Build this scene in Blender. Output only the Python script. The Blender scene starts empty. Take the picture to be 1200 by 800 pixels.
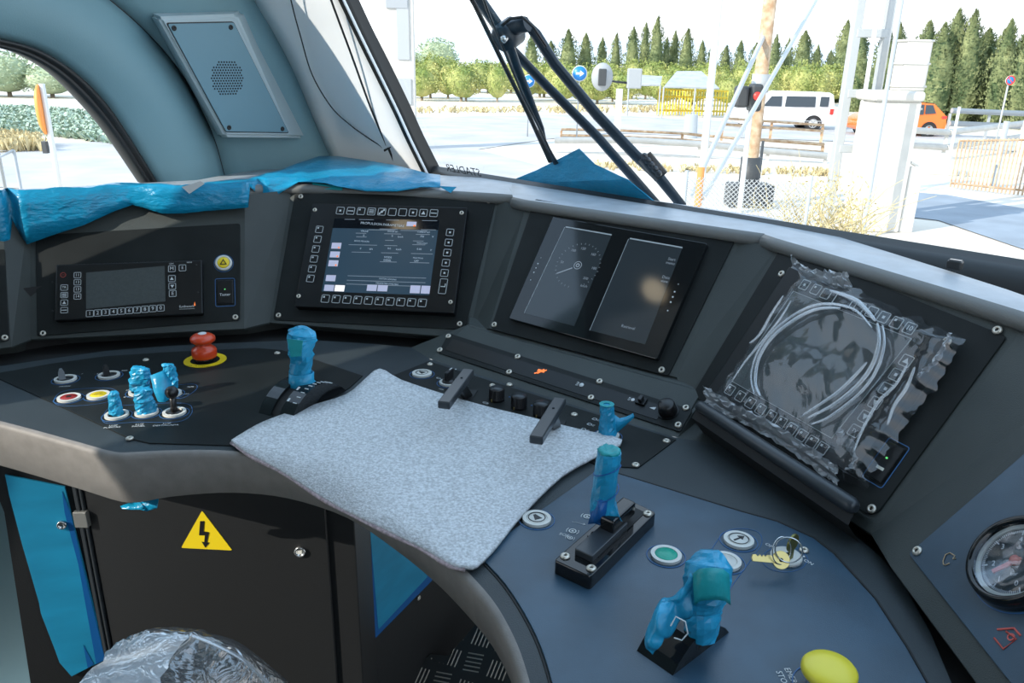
import bpy, bmesh, math, random
from mathutils import Vector, Matrix, noise

S = bpy.context.scene
COL = S.collection
V = Vector
PI = math.pi

# ------------------------------------------------------------------ camera
F_PX, CX, CY = 926.0, 600.0, 400.0          # focal length and centre for a 1200x800 frame
CAM = V((0, 0, 1.25))
_up = V((50 / F_PX, 2600 / F_PX, 1.0)).normalized()
_fw = V((0, 0, -1.0))
_Y = (_fw - _fw.dot(_up) * _up).normalized()
_X = _Y.cross(_up)
RM = Matrix((_X, _Y, _up))
cam_data = bpy.data.cameras.new('camera')
cam = bpy.data.objects.new('camera', cam_data)
COL.objects.link(cam)
cam.matrix_world = Matrix.Translation(CAM) @ RM.to_4x4()
cam_data.sensor_width = 36.0
cam_data.lens = F_PX / 1200.0 * 36.0
cam_data.clip_start = 0.01
cam_data.clip_end = 4000
S.camera = cam

# ------------------------------------------------------------------ light
S.view_settings.view_transform = 'Standard'
S.view_settings.look = 'None'
S.view_settings.gamma = 1
S.view_settings.use_curve_mapping = False
S.view_settings.exposure = 0.10
world = bpy.data.worlds.new('sky')
S.world = world
world.use_nodes = True
wn = world.node_tree
bgn = wn.nodes['Background']
tcn = wn.nodes.new('ShaderNodeTexCoord')
spn = wn.nodes.new('ShaderNodeSeparateXYZ')
rpn = wn.nodes.new('ShaderNodeValToRGB')
rpn.color_ramp.elements[0].position = 0.0
rpn.color_ramp.elements[0].color = (0.95, 0.97, 1.0, 1)
rpn.color_ramp.elements[1].position = 0.75
rpn.color_ramp.elements[1].color = (0.52, 0.74, 1.0, 1)
wn.links.new(tcn.outputs['Generated'], spn.inputs[0])
wn.links.new(spn.outputs['Z'], rpn.inputs[0])
wn.links.new(rpn.outputs[0], bgn.inputs['Color'])
bgn.inputs['Strength'].default_value = 1.75
sun_d = bpy.data.lights.new('sun', 'SUN')
sun_d.energy = 5.2
sun_d.angle = 0.009
sun_d.color = (1.0, 0.94, 0.84)
sun = bpy.data.objects.new('sun', sun_d)
COL.objects.link(sun)
sun.rotation_euler = V((0.66, 0.42, -0.44)).to_track_quat('-Z', 'Y').to_euler()
# lamp under the ceiling
def area(name, loc, target, sx, sy, power, color):
    d = bpy.data.lights.new(name, 'AREA')
    d.shape = 'RECTANGLE'
    d.size, d.size_y, d.energy, d.color = sx, sy, power, color
    o = bpy.data.objects.new(name, d)
    COL.objects.link(o)
    o.location = loc
    o.rotation_euler = (V(target) - V(loc)).to_track_quat('-Z', 'Y').to_euler()
    return o
#area('ceiling_lamp_light', (-0.63, 0.93, 1.965), (-0.5, 0.95, 0.8), 0.06, 0.06, 1.6, (1.0, 0.84, 0.62))

# ------------------------------------------------------------------ helpers
def ray(x, y):
    return RM @ V(((x - CX) / F_PX, -(y - CY) / F_PX, -1.0))

def onz(x, y, z):
    r = ray(x, y)
    return CAM + r * ((z - CAM.z) / r.z)

def aty(x, y, Y):
    r = ray(x, y)
    return CAM + r * (Y / r.y)

class Plane:
    """a plane through `o` with unit axes u (along), v (up the slope), n (towards the viewer)"""
    def __init__(s, o, ang, phi):
        a, p = math.radians(ang), math.radians(phi)
        s.o = V(o)
        s.u = V((math.cos(a), math.sin(a), 0))
        back = V((-math.sin(a), math.cos(a), 0))
        s.v = V((0, 0, 1)) * math.cos(p) + back * math.sin(p)
        s.n = s.u.cross(s.v)
    def hit(s, x, y, off=0.0):
        r = ray(x, y)
        return CAM + r * ((s.o + s.n * off - CAM).dot(s.n) / r.dot(s.n))
    def uv(s, x, y, off=0.0):
        p = s.hit(x, y, off) - s.o
        return (p.dot(s.u), p.dot(s.v))
    def pt(s, u, v, w=0):
        return s.o + s.u * u + s.v * v + s.n * w
    def mat(s, u=0, v=0, w=0, rot=0):
        m = Matrix((s.u, s.v, s.n)).transposed().to_4x4()
        m.translation = s.pt(u, v, w)
        return m @ Matrix.Rotation(rot, 4, 'Z')
    def at_z(s, u, z):
        return s.pt(u, (z - s.o.z) / s.v.z)

def flat(x, y, z=0.80, rot=0.0):
    """matrix of an upright thing standing at pixel x, y of a level surface"""
    return Matrix.Translation(onz(x, y, z)) @ Matrix.Rotation(math.radians(rot), 4, 'Z')

# ---- materials
def mat(name, color, rough=0.5, metal=0.0, noise_amt=0.0, noise_scale=40.0, bump=0.0, bump_scale=200.0,
        spec=0.5, emit=None, estr=0.0, coat=0.0, stretch=None, trans=0.0, color2=None, bdist=0.002):
    m = bpy.data.materials.new(name)
    m.use_nodes = True
    nt = m.node_tree
    b = nt.nodes['Principled BSDF']
    b.inputs['Base Color'].default_value = (*color, 1)
    b.inputs['Roughness'].default_value = rough
    b.inputs['Metallic'].default_value = metal
    b.inputs['Specular IOR Level'].default_value = spec
    b.inputs['Coat Weight'].default_value = coat
    if emit:
        b.inputs['Emission Color'].default_value = (*emit, 1)
        b.inputs['Emission Strength'].default_value = estr
    tc = nt.nodes.new('ShaderNodeTexCoord')
    src = tc.outputs['Object']
    if stretch:
        mp = nt.nodes.new('ShaderNodeMapping')
        mp.inputs['Scale'].default_value = stretch
        nt.links.new(src, mp.inputs[0])
        src = mp.outputs[0]
    if noise_amt or color2:
        n = nt.nodes.new('ShaderNodeTexNoise')
        n.inputs['Scale'].default_value = noise_scale
        n.inputs['Detail'].default_value = 5
        nt.links.new(src, n.inputs['Vector'])
        r = nt.nodes.new('ShaderNodeValToRGB')
        c2 = color2 or tuple(min(1, c * (1 + noise_amt)) for c in color)
        c1 = color if color2 else tuple(c * (1 - noise_amt) for c in color)
        r.color_ramp.elements[0].color = (*c1, 1)
        r.color_ramp.elements[0].position = 0.35
        r.color_ramp.elements[1].color = (*c2, 1)
        r.color_ramp.elements[1].position = 0.65
        nt.links.new(n.outputs['Fac'], r.inputs[0])
        nt.links.new(r.outputs[0], b.inputs['Base Color'])
    if bump:
        n2 = nt.nodes.new('ShaderNodeTexNoise')
        n2.inputs['Scale'].default_value = bump_scale
        n2.inputs['Detail'].default_value = 3
        nt.links.new(src, n2.inputs['Vector'])
        bp = nt.nodes.new('ShaderNodeBump')
        bp.inputs['Strength'].default_value = bump
        bp.inputs['Distance'].default_value = bdist
        nt.links.new(n2.outputs['Fac'], bp.inputs['Height'])
        nt.links.new(bp.outputs[0], b.inputs['Normal'])
    return m

def glass_mat(name, tint=(1, 1, 1), refl=0.06, rough=0.0, haze=0.0, bump=0.0, bump_scale=30.0):
    """clear sheet: straight-through transmission plus a glossy reflection"""
    m = bpy.data.materials.new(name)
    m.use_nodes = True
    nt = m.node_tree
    for n in list(nt.nodes):
        nt.nodes.remove(n)
    out = nt.nodes.new('ShaderNodeOutputMaterial')
    tr = nt.nodes.new('ShaderNodeBsdfTransparent')
    tr.inputs[0].default_value = (*tint, 1)
    gl = nt.nodes.new('ShaderNodeBsdfGlossy')
    gl.inputs['Roughness'].default_value = rough
    mx = nt.nodes.new('ShaderNodeMixShader')
    lw = nt.nodes.new('ShaderNodeLayerWeight')
    lw.inputs[0].default_value = 0.35
    mu = nt.nodes.new('ShaderNodeMath')
    mu.operation = 'MULTIPLY_ADD'
    mu.inputs[1].default_value = 0.4 if refl > 0.05 else 0.15
    mu.inputs[2].default_value = refl
    nt.links.new(lw.outputs['Fresnel'], mu.inputs[0])
    nt.links.new(mu.outputs[0], mx.inputs[0])
    nt.links.new(tr.outputs[0], mx.inputs[1])
    nt.links.new(gl.outputs[0], mx.inputs[2])
    last = mx
    if haze:
        df = nt.nodes.new('ShaderNodeBsdfDiffuse')
        df.inputs[0].default_value = (0.8, 0.85, 0.9, 1)
        m2 = nt.nodes.new('ShaderNodeMixShader')
        m2.inputs[0].default_value = haze
        nt.links.new(mx.outputs[0], m2.inputs[1])
        nt.links.new(df.outputs[0], m2.inputs[2])
        last = m2
    if bump:
        tc = nt.nodes.new('ShaderNodeTexCoord')
        n2 = nt.nodes.new('ShaderNodeTexNoise')
        n2.inputs['Scale'].default_value = bump_scale
        n2.inputs['Detail'].default_value = 4
        n2.inputs['Distortion'].default_value = 1.2
        nt.links.new(tc.outputs['Object'], n2.inputs['Vector'])
        bp = nt.nodes.new('ShaderNodeBump')
        bp.inputs['Strength'].default_value = bump
        bp.inputs['Distance'].default_value = 0.02
        nt.links.new(n2.outputs['Fac'], bp.inputs['Height'])
        nt.links.new(bp.outputs[0], gl.inputs['Normal'])
    nt.links.new(last.outputs[0], out.inputs[0])
    return m

M = {}
M['desk'] = mat('desk grain plastic', (0.032, 0.041, 0.046), 0.46, spec=0.4, bump=0.25, bump_scale=900, noise_amt=0.12, noise_scale=9)
M['wallp'] = mat('instrument wall plastic', (0.044, 0.052, 0.050), 0.5, spec=0.35, bump=0.25, bump_scale=900, noise_amt=0.15, noise_scale=7)
M['apron'] = mat('desk apron plastic', (0.21, 0.195, 0.18), 0.5, bump=0.2, bump_scale=900, noise_amt=0.08, noise_scale=60)  # beige of the sunlit face is put into the colour
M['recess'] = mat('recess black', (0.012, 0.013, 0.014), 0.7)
M['plate'] = mat('black plate', (0.013, 0.0155, 0.0155), 0.45, spec=0.16, bump=0.1, bump_scale=1200, noise_amt=0.2, noise_scale=12)
M['plate_sky_tint'] = mat('sky tinted satin black plate', (0.026, 0.062, 0.100), 0.34, spec=0.55, bump=0.12, bump_scale=1200, noise_amt=0.18, noise_scale=14)  # blue of the reflected sky is put into the base colour
M['bezel'] = mat('bezel black', (0.006, 0.007, 0.008), 0.30, spec=0.3, bump=0.08, bump_scale=1500)
M['gloss'] = mat('gloss black', (0.008, 0.009, 0.010), 0.07)
M['screen_off'] = mat('dark screen', (0.045, 0.055, 0.055), 0.45, noise_amt=0.1, noise_scale=300)
M['screen_glass'] = mat('screen glass', (0.02, 0.03, 0.04), 0.24, emit=(0.06, 0.20, 0.36), estr=0.14)
M['screen_dual'] = mat('dual display glass', (0.02, 0.026, 0.03), 0.07, emit=(0.16, 0.22, 0.28), estr=0.05)
M['screen_bar'] = mat('screen bar', (0.006, 0.008, 0.012), 0.08)
M['line'] = mat('screen line', (0.2, 0.25, 0.3), 0.3, emit=(0.6, 0.75, 0.9), estr=0.45)
M['faint'] = mat('faint screen mark', (0.1, 0.12, 0.14), 0.3, emit=(0.5, 0.62, 0.75), estr=0.28)
M['tile'] = mat('screen tile', (0.3, 0.3, 0.4), 0.3, emit=(0.50, 0.54, 0.72), estr=0.50)
M['tile_on'] = mat('screen tile lit', (0.5, 0.5, 0.5), 0.3, emit=(0.95, 0.88, 0.86), estr=0.8)
M['orange_px'] = mat('orange indicator', (0.8, 0.2, 0.03), 0.4, emit=(1.0, 0.22, 0.05), estr=0.75)
M['white'] = mat('white print', (0.62, 0.65, 0.66), 0.5)
M['legend'] = mat('key outline print', (0.42, 0.45, 0.46), 0.5)
M['redprint'] = mat('dark red print', (0.25, 0.03, 0.02), 0.5)
M['blueline'] = mat('blue line print', (0.03, 0.12, 0.30), 0.5)
M['ringw'] = mat('light grey ring', (0.62, 0.62, 0.58), 0.35)
M['screw'] = mat('zinc screw', (0.62, 0.58, 0.50), 0.3, metal=0.6)
M['brass'] = mat('yellow brass', (0.62, 0.50, 0.20), 0.3, metal=0.8)
M['chrome'] = mat('nickel', (0.6, 0.62, 0.63), 0.2, metal=0.9)
M['red'] = mat('red plastic', (0.62, 0.055, 0.012), 0.28, coat=0.3)
M['redd'] = mat('dark red lens', (0.30, 0.02, 0.015), 0.3)
M['yellow'] = mat('yellow plastic', (0.78, 0.58, 0.015), 0.35)
M['yellow_mush'] = mat('pale yellow plastic', (0.80, 0.68, 0.05), 0.35)
M['black'] = mat('black plastic', (0.012, 0.012, 0.013), 0.35)
M['handle'] = mat('black anodised', (0.03, 0.036, 0.042), 0.3)
M['green'] = mat('green lens', (0.01, 0.36, 0.25), 0.35, bump=0.3, bump_scale=300)
M['film'] = mat('blue protective film', (0.006, 0.25, 0.44), 0.30, bump=0.45, bump_scale=70, noise_amt=0.12, noise_scale=18, bdist=0.006, stretch=(1, 1, 2.2))
M['film2'] = mat('blue wrap film', (0.015, 0.29, 0.50), 0.32, bump=0.5, bump_scale=60, noise_amt=0.25, noise_scale=25, bdist=0.005)
M['film_flat'] = mat('flat blue film', (0.010, 0.24, 0.42), 0.5, bump=0.25, bump_scale=40, noise_amt=0.1, noise_scale=30, stretch=(0.3, 1.0, 4.0))
M['film_edge'] = mat('dark blue film overlap', (0.006, 0.10, 0.32), 0.4)
M['tealtape'] = mat('teal tape', (0.01, 0.30, 0.33), 0.45, bump=0.3, bump_scale=200)
M['felt'] = mat('grey felt', (0.58, 0.60, 0.62), 0.95, spec=0.1, bump=0.7, bump_scale=420, noise_amt=0.22, noise_scale=330)
M['felt_edge'] = mat('felt cut edge', (0.42, 0.34, 0.36), 0.95, noise_amt=0.3, noise_scale=300)
M['trim'] = mat('cab lining', (0.185, 0.33, 0.38), 0.55, bump=0.1, bump_scale=500, noise_amt=0.04, noise_scale=4)
M['housing'] = mat('speaker housing', (0.42, 0.52, 0.56), 0.5)
M['ceil'] = mat('dark ceiling lining', (0.05, 0.08, 0.09), 0.6)
M['trim_light'] = mat('pillar lining', (0.88, 0.90, 0.91), 0.55, bump=0.08, bump_scale=500)
M['ledge'] = mat('dash ledge', (0.36, 0.40, 0.44), 0.38, bump=0.15, bump_scale=700, noise_amt=0.1, noise_scale=30)
M['rim'] = mat('ledge front rim', (0.15, 0.155, 0.15), 0.4, bump=0.2, bump_scale=900)
M['rubber'] = mat('black rubber', (0.015, 0.017, 0.018), 0.45)
M['cabinet'] = mat('black cabinet', (0.012, 0.013, 0.014), 0.5, bump=0.15, bump_scale=600)
M['grille'] = mat('speaker panel', (0.16, 0.30, 0.37), 0.5, bump=0.1, bump_scale=600)
M['hole'] = mat('perforation black', (0.01, 0.015, 0.02), 0.8)
M['glass'] = glass_mat('window glass', (0.98, 1.0, 1.0), 0.015)
M['bag'] = glass_mat('clear bag film', (0.95, 0.96, 0.97), 0.06, 0.09, haze=0.02, bump=0.12, bump_scale=9)
M['bagw'] = glass_mat('crumpled clear film', (0.86, 0.88, 0.9), 0.22, 0.16, haze=0.09, bump=1.0, bump_scale=20)
M['cloudy'] = glass_mat('cloudy loose film', (0.85, 0.87, 0.88), 0.25, 0.2, haze=0.34, bump=1.0, bump_scale=24)
M['fold'] = glass_mat('folded clear film', (0.86, 0.88, 0.9), 0.26, 0.14, haze=0.2)
M['gaugeface'] = mat('gauge face', (0.035, 0.045, 0.05), 0.3)
M['gaugeglass'] = glass_mat('gauge glass', (0.95, 0.97, 1), 0.05, 0.05)
M['cream'] = mat('cream ring', (0.66, 0.66, 0.58), 0.4)
M['pointer'] = mat('red pointer', (0.62, 0.11, 0.09), 0.45)
M['gold'] = mat('gold print', (0.45, 0.33, 0.20), 0.5)
M['seat'] = mat('black seat fabric', (0.018, 0.02, 0.022), 0.8)
M['floor'] = mat('dark floor', (0.03, 0.034, 0.036), 0.5)
M['tread'] = mat('tread plate', (0.05, 0.055, 0.056), 0.35, metal=0.3)
M['lamp'] = mat('lamp lens', (0.9, 0.8, 0.6), 0.5, emit=(1.0, 0.82, 0.55), estr=5.0)
M['gdark'] = mat('green indicator', (0.05, 0.4, 0.1), 0.3, emit=(0.2, 0.9, 0.25), estr=0.7)

# ---- mesh builder
class MB:
    def __init__(s):
        s.bm = bmesh.new()
        s.mi = 0
        s.T = Matrix.Identity(4)
    def _fin(s, geom_verts, faces):
        for v in geom_verts:
            v.co = s.T @ v.co
        for f in faces:
            f.material_index = s.mi
    def raw(s, vs, fs, smooth=False):
        v = [s.bm.verts.new(s.T @ V(p)) for p in vs]
        out = []
        for f in fs:
            try:
                q = s.bm.faces.new([v[i] for i in f])
                q.material_index = s.mi
                q.smooth = smooth
                out.append(q)
            except ValueError:
                pass
        return v, out
    def merge(s, other):
        me = bpy.data.meshes.new('tmp')
        other.to_mesh(me)
        n0 = len(s.bm.verts)
        f0 = len(s.bm.faces)
        s.bm.from_mesh(me)
        bpy.data.meshes.remove(me)
        s.bm.verts.ensure_lookup_table()
        s.bm.faces.ensure_lookup_table()
        s._fin(s.bm.verts[n0:], s.bm.faces[f0:])
        other.free()
    def box(s, x0, x1, y0, y1, z0, z1, bev=0.0, seg=2):
        b = bmesh.new()
        bmesh.ops.create_cube(b, size=1)
        for v in b.verts:
            v.co = V((x0 + (v.co.x + .5) * (x1 - x0), y0 + (v.co.y + .5) * (y1 - y0), z0 + (v.co.z + .5) * (z1 - z0)))
        if bev:
            bmesh.ops.bevel(b, geom=b.edges[:], offset=bev, segments=seg, affect='EDGES', profile=0.5)
            for f in b.faces:
                f.smooth = False
        s.merge(b)
        return s
    def lathe(s, prof, seg=28, ell=1.0):
        """profile of (radius, z); closed at radius 0 ends"""
        vs, fs = [], []
        for r, z in prof:
            for k in range(seg):
                a = 2 * PI * k / seg
                vs.append((r * math.cos(a), r * math.sin(a) * ell, z))
        for i in range(len(prof) - 1):
            for k in range(seg):
                k2 = (k + 1) % seg
                fs.append((i * seg + k, i * seg + k2, (i + 1) * seg + k2, (i + 1) * seg + k))
        fs.append(tuple(range((len(prof) - 1) * seg, len(prof) * seg)))
        fs.append(tuple(reversed(range(seg))))
        b = bmesh.new()
        vv = [b.verts.new(p) for p in vs]
        for f in fs:
            try:
                q = b.faces.new([vv[i] for i in f])
                q.smooth = len(f) == 4
            except ValueError:
                pass
        bmesh.ops.remove_doubles(b, verts=b.verts[:], dist=1e-6)
        bmesh.ops.recalc_face_normals(b, faces=b.faces[:])
        s.merge(b)
        return s
    def cyl(s, r, z0, z1, seg=24, bev=0.0):
        if bev:
            return s.lathe([(0, z0), (r, z0), (r, z1 - bev), (r - bev * .3, z1 - bev * .3), (r - bev, z1), (0, z1)], seg)
        return s.lathe([(0, z0), (r, z0), (r, z1), (0, z1)], seg)
    def ring(s, r0, r1, z0, z1, seg=32, ell=1.0):
        vs, fs = [], []
        for k in range(seg):
            a = 2 * PI * k / seg
            c, d = math.cos(a), math.sin(a) * ell
            vs += [(r0 * c, r0 * d, z0), (r1 * c, r1 * d, z0), (r1 * c, r1 * d, z1), (r0 * c, r0 * d, z1)]
        for k in range(seg):
            a, b = 4 * k, 4 * ((k + 1) % seg)
            for i in range(4):
                j = (i + 1) % 4
                fs.append((a + i, b + i, b + j, a + j))
        s.raw(vs, fs)
        return s
    def poly(s, pts, z0, z1, bev=0.0, closed_bottom=True):
        """prism over 2D outline pts (counter-clockwise)"""
        b = bmesh.new()
        lo = [b.verts.new((p[0], p[1], z0)) for p in pts]
        hi = [b.verts.new((p[0], p[1], z1)) for p in pts]
        n = len(pts)
        top = b.faces.new(hi)
        if closed_bottom:
            b.faces.new(lo[::-1])
        for i in range(n):
            j = (i + 1) % n
            b.faces.new((lo[i], lo[j], hi[j], hi[i]))
        bmesh.ops.recalc_face_normals(b, faces=b.faces[:])
        if bev:
            bmesh.ops.bevel(b, geom=[e for e in top.edges], offset=bev, segments=2, affect='EDGES', profile=0.5)
        s.merge(b)
        return s
    def frame(s, out, inn, z0, z1):
        """flat band between two outlines of the same length"""
        n = len(out)
        vs = [(p[0], p[1], z0) for p in out] + [(p[0], p[1], z1) for p in out] + \
             [(p[0], p[1], z1) for p in inn] + [(p[0], p[1], z0) for p in inn]
        fs = []
        for i in range(n):
            j = (i + 1) % n
            fs += [(i, j, n + j, n + i), (n + i, n + j, 2 * n + j, 2 * n + i), (2 * n + i, 2 * n + j, 3 * n + j, 3 * n + i)]
        s.raw(vs, fs)
        return s
    def tube(s, pts, r, seg=10, flat=1.0, caps=True, smooth=True):
        pts = [V(p) for p in pts]
        n = len(pts)
        rr = r if isinstance(r, (list, tuple)) else [r] * n
        t0 = (pts[1] - pts[0]).normalized()
        up = V((0, 0, 1)) if abs(t0.z) < 0.9 else V((0, 1, 0))
        a = t0.cross(up).normalized()
        vs, fs = [], []
        for i in range(n):
            t = (pts[min(i + 1, n - 1)] - pts[max(i - 1, 0)])
            if t.length < 1e-9:
                t = t0
            t = t.normalized()
            a = (a - t * a.dot(t)).normalized()
            b = t.cross(a)
            for k in range(seg):
                g = 2 * PI * k / seg
                vs.append(pts[i] + a * rr[i] * math.cos(g) + b * rr[i] * flat * math.sin(g))
        for i in range(n - 1):
            for k in range(seg):
                k2 = (k + 1) % seg
                fs.append((i * seg + k, i * seg + k2, (i + 1) * seg + k2, (i + 1) * seg + k))
        v, _ = s.raw(vs, fs, smooth)
        if caps:
            for idx in (range(seg), range((n - 1) * seg, n * seg)):
                q = s.bm.faces.new([v[i] for i in idx])
                q.material_index = s.mi
        return s
    def bar(s, p0, p1, w, h):
        """rectangular bar from p0 to p1: w across, h upwards"""
        p0, p1 = V(p0), V(p1)
        d = (p1 - p0)
        L = d.length
        q = d.to_track_quat('X', 'Z').to_matrix().to_4x4()
        q.translation = p0
        old = s.T
        s.T = old @ q
        s.box(0, L, -w / 2, w / 2, -h / 2, h / 2, min(w, h) * 0.12, 1)
        s.T = old
        return s
    def grid(s, rows, smooth=True, close=False):
        m, n = len(rows), len(rows[0])
        vs = [p for r in rows for p in r]
        fs = []
        for i in range(m - 1):
            for j in range(n - 1 + (1 if close else 0)):
                j2 = (j + 1) % n
                fs.append((i * n + j, i * n + j2, (i + 1) * n + j2, (i + 1) * n + j))
        s.raw(vs, fs, smooth)
        return s
    def text(s, body, size, x=0, y=0, z=0, align='CENTER', rot=0.0, sx=1.0):
        cu = bpy.data.curves.new('lettering', 'FONT')
        cu.body = body
        cu.size = size
        cu.align_x = align
        cu.align_y = 'CENTER'
        cu.resolution_u = 2
        o = bpy.data.objects.new('lettering', cu)
        me = o.to_mesh()
        b = bmesh.new()
        b.from_mesh(me)
        o.to_mesh_clear()
        bpy.data.objects.remove(o)
        bpy.data.curves.remove(cu)
        b.transform(Matrix.Translation((x, y, z)) @ Matrix.Rotation(rot, 4, 'Z') @ Matrix.Diagonal((sx, 1, 1, 1)))
        s.merge(b)
        return s
    def build(s, name, mats, parent=None, mw=None, solid=None, bevel=None, sub=0):
        me = bpy.data.meshes.new(name)
        s.bm.to_mesh(me)
        s.bm.free()
        if not isinstance(mats, (list, tuple)):
            mats = [mats]
        for m in mats:
            me.materials.append(m if not isinstance(m, str) else M[m])
        o = bpy.data.objects.new(name, me)
        COL.objects.link(o)
        if parent:
            o.parent = parent
        if mw is not None:
            o.matrix_local = mw
        if sub:
            md = o.modifiers.new('smooth', 'SUBSURF')
            md.levels = md.render_levels = sub
        if solid:
            md = o.modifiers.new('thick', 'SOLIDIFY')
            md.thickness = solid
            md.offset = 0
        return o

LABELS = set()
def tag(o, label, cat, group=None, kind=None):
    o['label'] = label
    o['category'] = cat
    if group:
        o['group'] = group
    if kind:
        o['kind'] = kind
    if label in LABELS and not group:
        print('DUPLICATE LABEL', label)
    LABELS.add(label)
    return o

def thing(name, label, cat, mw, group=None):
    o = bpy.data.objects.new(name, None)
    o.empty_display_size = 0.02
    COL.objects.link(o)
    o.matrix_world = mw
    return tag(o, label, cat, group)

def struct(o):
    o['kind'] = 'structure'
    return o

def copy_tree(o, parent=None):
    c = o.copy()
    COL.objects.link(c)
    c.parent = parent
    for ch in list(o.children):
        copy_tree(ch, c)
    return c

def rrect(x0, x1, y0, y1, r, seg=4):
    pts = []
    for cx, cy, a0 in ((x1 - r, y1 - r, 0), (x0 + r, y1 - r, 90), (x0 + r, y0 + r, 180), (x1 - r, y0 + r, 270)):
        for k in range(seg + 1):
            a = math.radians(a0 + 90 * k / seg)
            pts.append((cx + r * math.cos(a), cy + r * math.sin(a)))
    return pts

def rquad(q, r, seg=4):
    """round the corners of a convex outline given counter-clockwise"""
    out = []
    n = len(q)
    for i in range(n):
        p = V(q[i]).to_2d() if len(q[i]) > 2 else V((q[i][0], q[i][1]))
        a = V((q[i - 1][0], q[i - 1][1])) - p
        b = V((q[(i + 1) % n][0], q[(i + 1) % n][1])) - p
        A = p + a.normalized() * r
        B = p + b.normalized() * r
        for k in range(seg + 1):
            t = k / seg
            out.append(tuple((1 - t) ** 2 * A + 2 * t * (1 - t) * p + t * t * B))
    return out

def smooth_path(pts, n=6):
    """Catmull-Rom through points"""
    pts = [V(p) for p in pts]
    out = []
    for i in range(len(pts) - 1):
        p0 = pts[max(i - 1, 0)]
        p1, p2 = pts[i], pts[i + 1]
        p3 = pts[min(i + 2, len(pts) - 1)]
        for k in range(n):
            t = k / n
            out.append(0.5 * ((2 * p1) + (p2 - p0) * t + (2 * p0 - 5 * p1 + 4 * p2 - p3) * t * t + (3 * p1 - p0 - 3 * p2 + p3) * t ** 3))
    out.append(pts[-1])
    return out

# ------------------------------------------------------------------ planes of the instrument wall
PF = Plane(onz(14, 402, .82), 27, 34)       # far left
PA = Plane(onz(44, 393, .82), 13, 34)       # train radio
PB = Plane(onz(321, 374, .82), -10, 38)     # propulsion display
PC = Plane(onz(577, 385, .845), -36.5, 38)  # twin display
PD = Plane(onz(815, 468, .83), -66.5, 36)   # bagged display
PE = Plane(onz(1064, 650, .83), -90, 38)    # gauge panel
ZT = 1.018                                  # top of the wall

# ================================================================== STRUCTURE: ground outside
GZ = -1.95
def G(x, y):
    return onz(x, y, GZ)
gm = mat('dry ground', (0.68, 0.62, 0.54), 0.95, noise_amt=0.14, noise_scale=0.35, bump=0.3, bump_scale=6)
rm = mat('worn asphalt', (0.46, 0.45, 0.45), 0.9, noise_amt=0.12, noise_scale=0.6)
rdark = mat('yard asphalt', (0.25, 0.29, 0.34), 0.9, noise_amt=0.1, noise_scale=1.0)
cm = mat('concrete kerb', (0.55, 0.52, 0.47), 0.9, noise_amt=0.15, noise_scale=2)
mb = MB()
mb.raw([(-900, -60, GZ), (1200, -60, GZ), (1200, 1800, GZ), (-900, 1800, GZ)], [(0, 1, 2, 3)])
struct(mb.build('floor_ground', gm))
def ground_patch(name, px, m, dz=0.02):
    b = MB()
    vs = [tuple(onz(x, y, GZ + dz)) for x, y in px]
    b.raw(vs, [tuple(range(len(vs)))])
    return struct(b.build(name, m))
ground_patch('floor_road', [(-60, 215), (-60, 172), (110, 166), (300, 150), (480, 137), (700, 134), (1000, 150), (1300, 168),
                            (1300, 184), (1000, 166), (720, 156), (640, 163), (560, 175), (640, 196), (560, 230), (300, 240)], rm)
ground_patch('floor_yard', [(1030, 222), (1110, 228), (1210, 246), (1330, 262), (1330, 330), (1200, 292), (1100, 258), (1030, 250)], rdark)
# distant hills
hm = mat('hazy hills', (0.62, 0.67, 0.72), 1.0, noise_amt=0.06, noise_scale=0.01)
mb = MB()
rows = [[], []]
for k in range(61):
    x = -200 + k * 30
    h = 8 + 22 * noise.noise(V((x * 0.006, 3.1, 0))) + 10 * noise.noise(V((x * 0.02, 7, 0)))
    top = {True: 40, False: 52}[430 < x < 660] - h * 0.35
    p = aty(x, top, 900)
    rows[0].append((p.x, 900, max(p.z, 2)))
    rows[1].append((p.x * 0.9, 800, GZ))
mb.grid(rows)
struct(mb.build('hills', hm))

# ================================================================== STRUCTURE: cab shell
PL = Plane(onz(190, 215, 1.03) + V((-.79, .62, 0)) * .09, 52, -6)
_a, _b = onz(512, 206, 1.02), onz(1200, 324, 1.02)
PW = Plane(_a, math.degrees(math.atan2((_b - _a).y, (_b - _a).x)), -28)
ZC_ = 2.02
AX = PL.u                                  # running direction of the train
rowA = [(-120, 30), (-60, 36), (0, 45), (45, 58), (85, 83), (120, 117), (150, 160), (190, 225)]
rowI = [(-120, 42), (-60, 48), (0, 57), (33, 68), (66, 88), (100, 121), (131, 158), (171, 217)]
rowB = [(20, -90), (80, -35), (127, 0), (172, 40), (210, 85), (235, 130), (252, 170), (267, 228)]
rowC = [(215, -150), (255, -80), (298, 0), (322, 40), (345, 85), (364, 130), (379, 165), (402, 215)]
rowD = [(330, -150), (364, -80), (403, 0), (422, 40), (444, 85), (466, 130), (482, 165), (508, 218)]
rowE = [(338, -150), (371, -80), (409, 0), (428, 40), (451, 85), (473, 130), (489, 165), (515, 216)]
ra = [PL.hit(*p) for p in rowA]
rb = [PL.hit(*p, -0.035) for p in rowB]
rc = [PL.hit(*p, -0.01) for p in rowC]
rd = [PW.hit(*p, 0.01) for p in rowD]
re_ = [PW.hit(*p, -0.01) for p in rowE]
def blend(r0, r1, n, bulge, nrm):
    out = []
    for i in range(n + 1):
        t = i / n
        out.append([a.lerp(b, t) + nrm * (bulge * math.sin(PI * t)) for a, b in zip(r0, r1)])
    return out
def dense(r):
    return smooth_path(r, 5)
mb = MB()
mb.grid(blend(dense(ra), dense(rb), 8, 0.03, PL.n))
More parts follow.
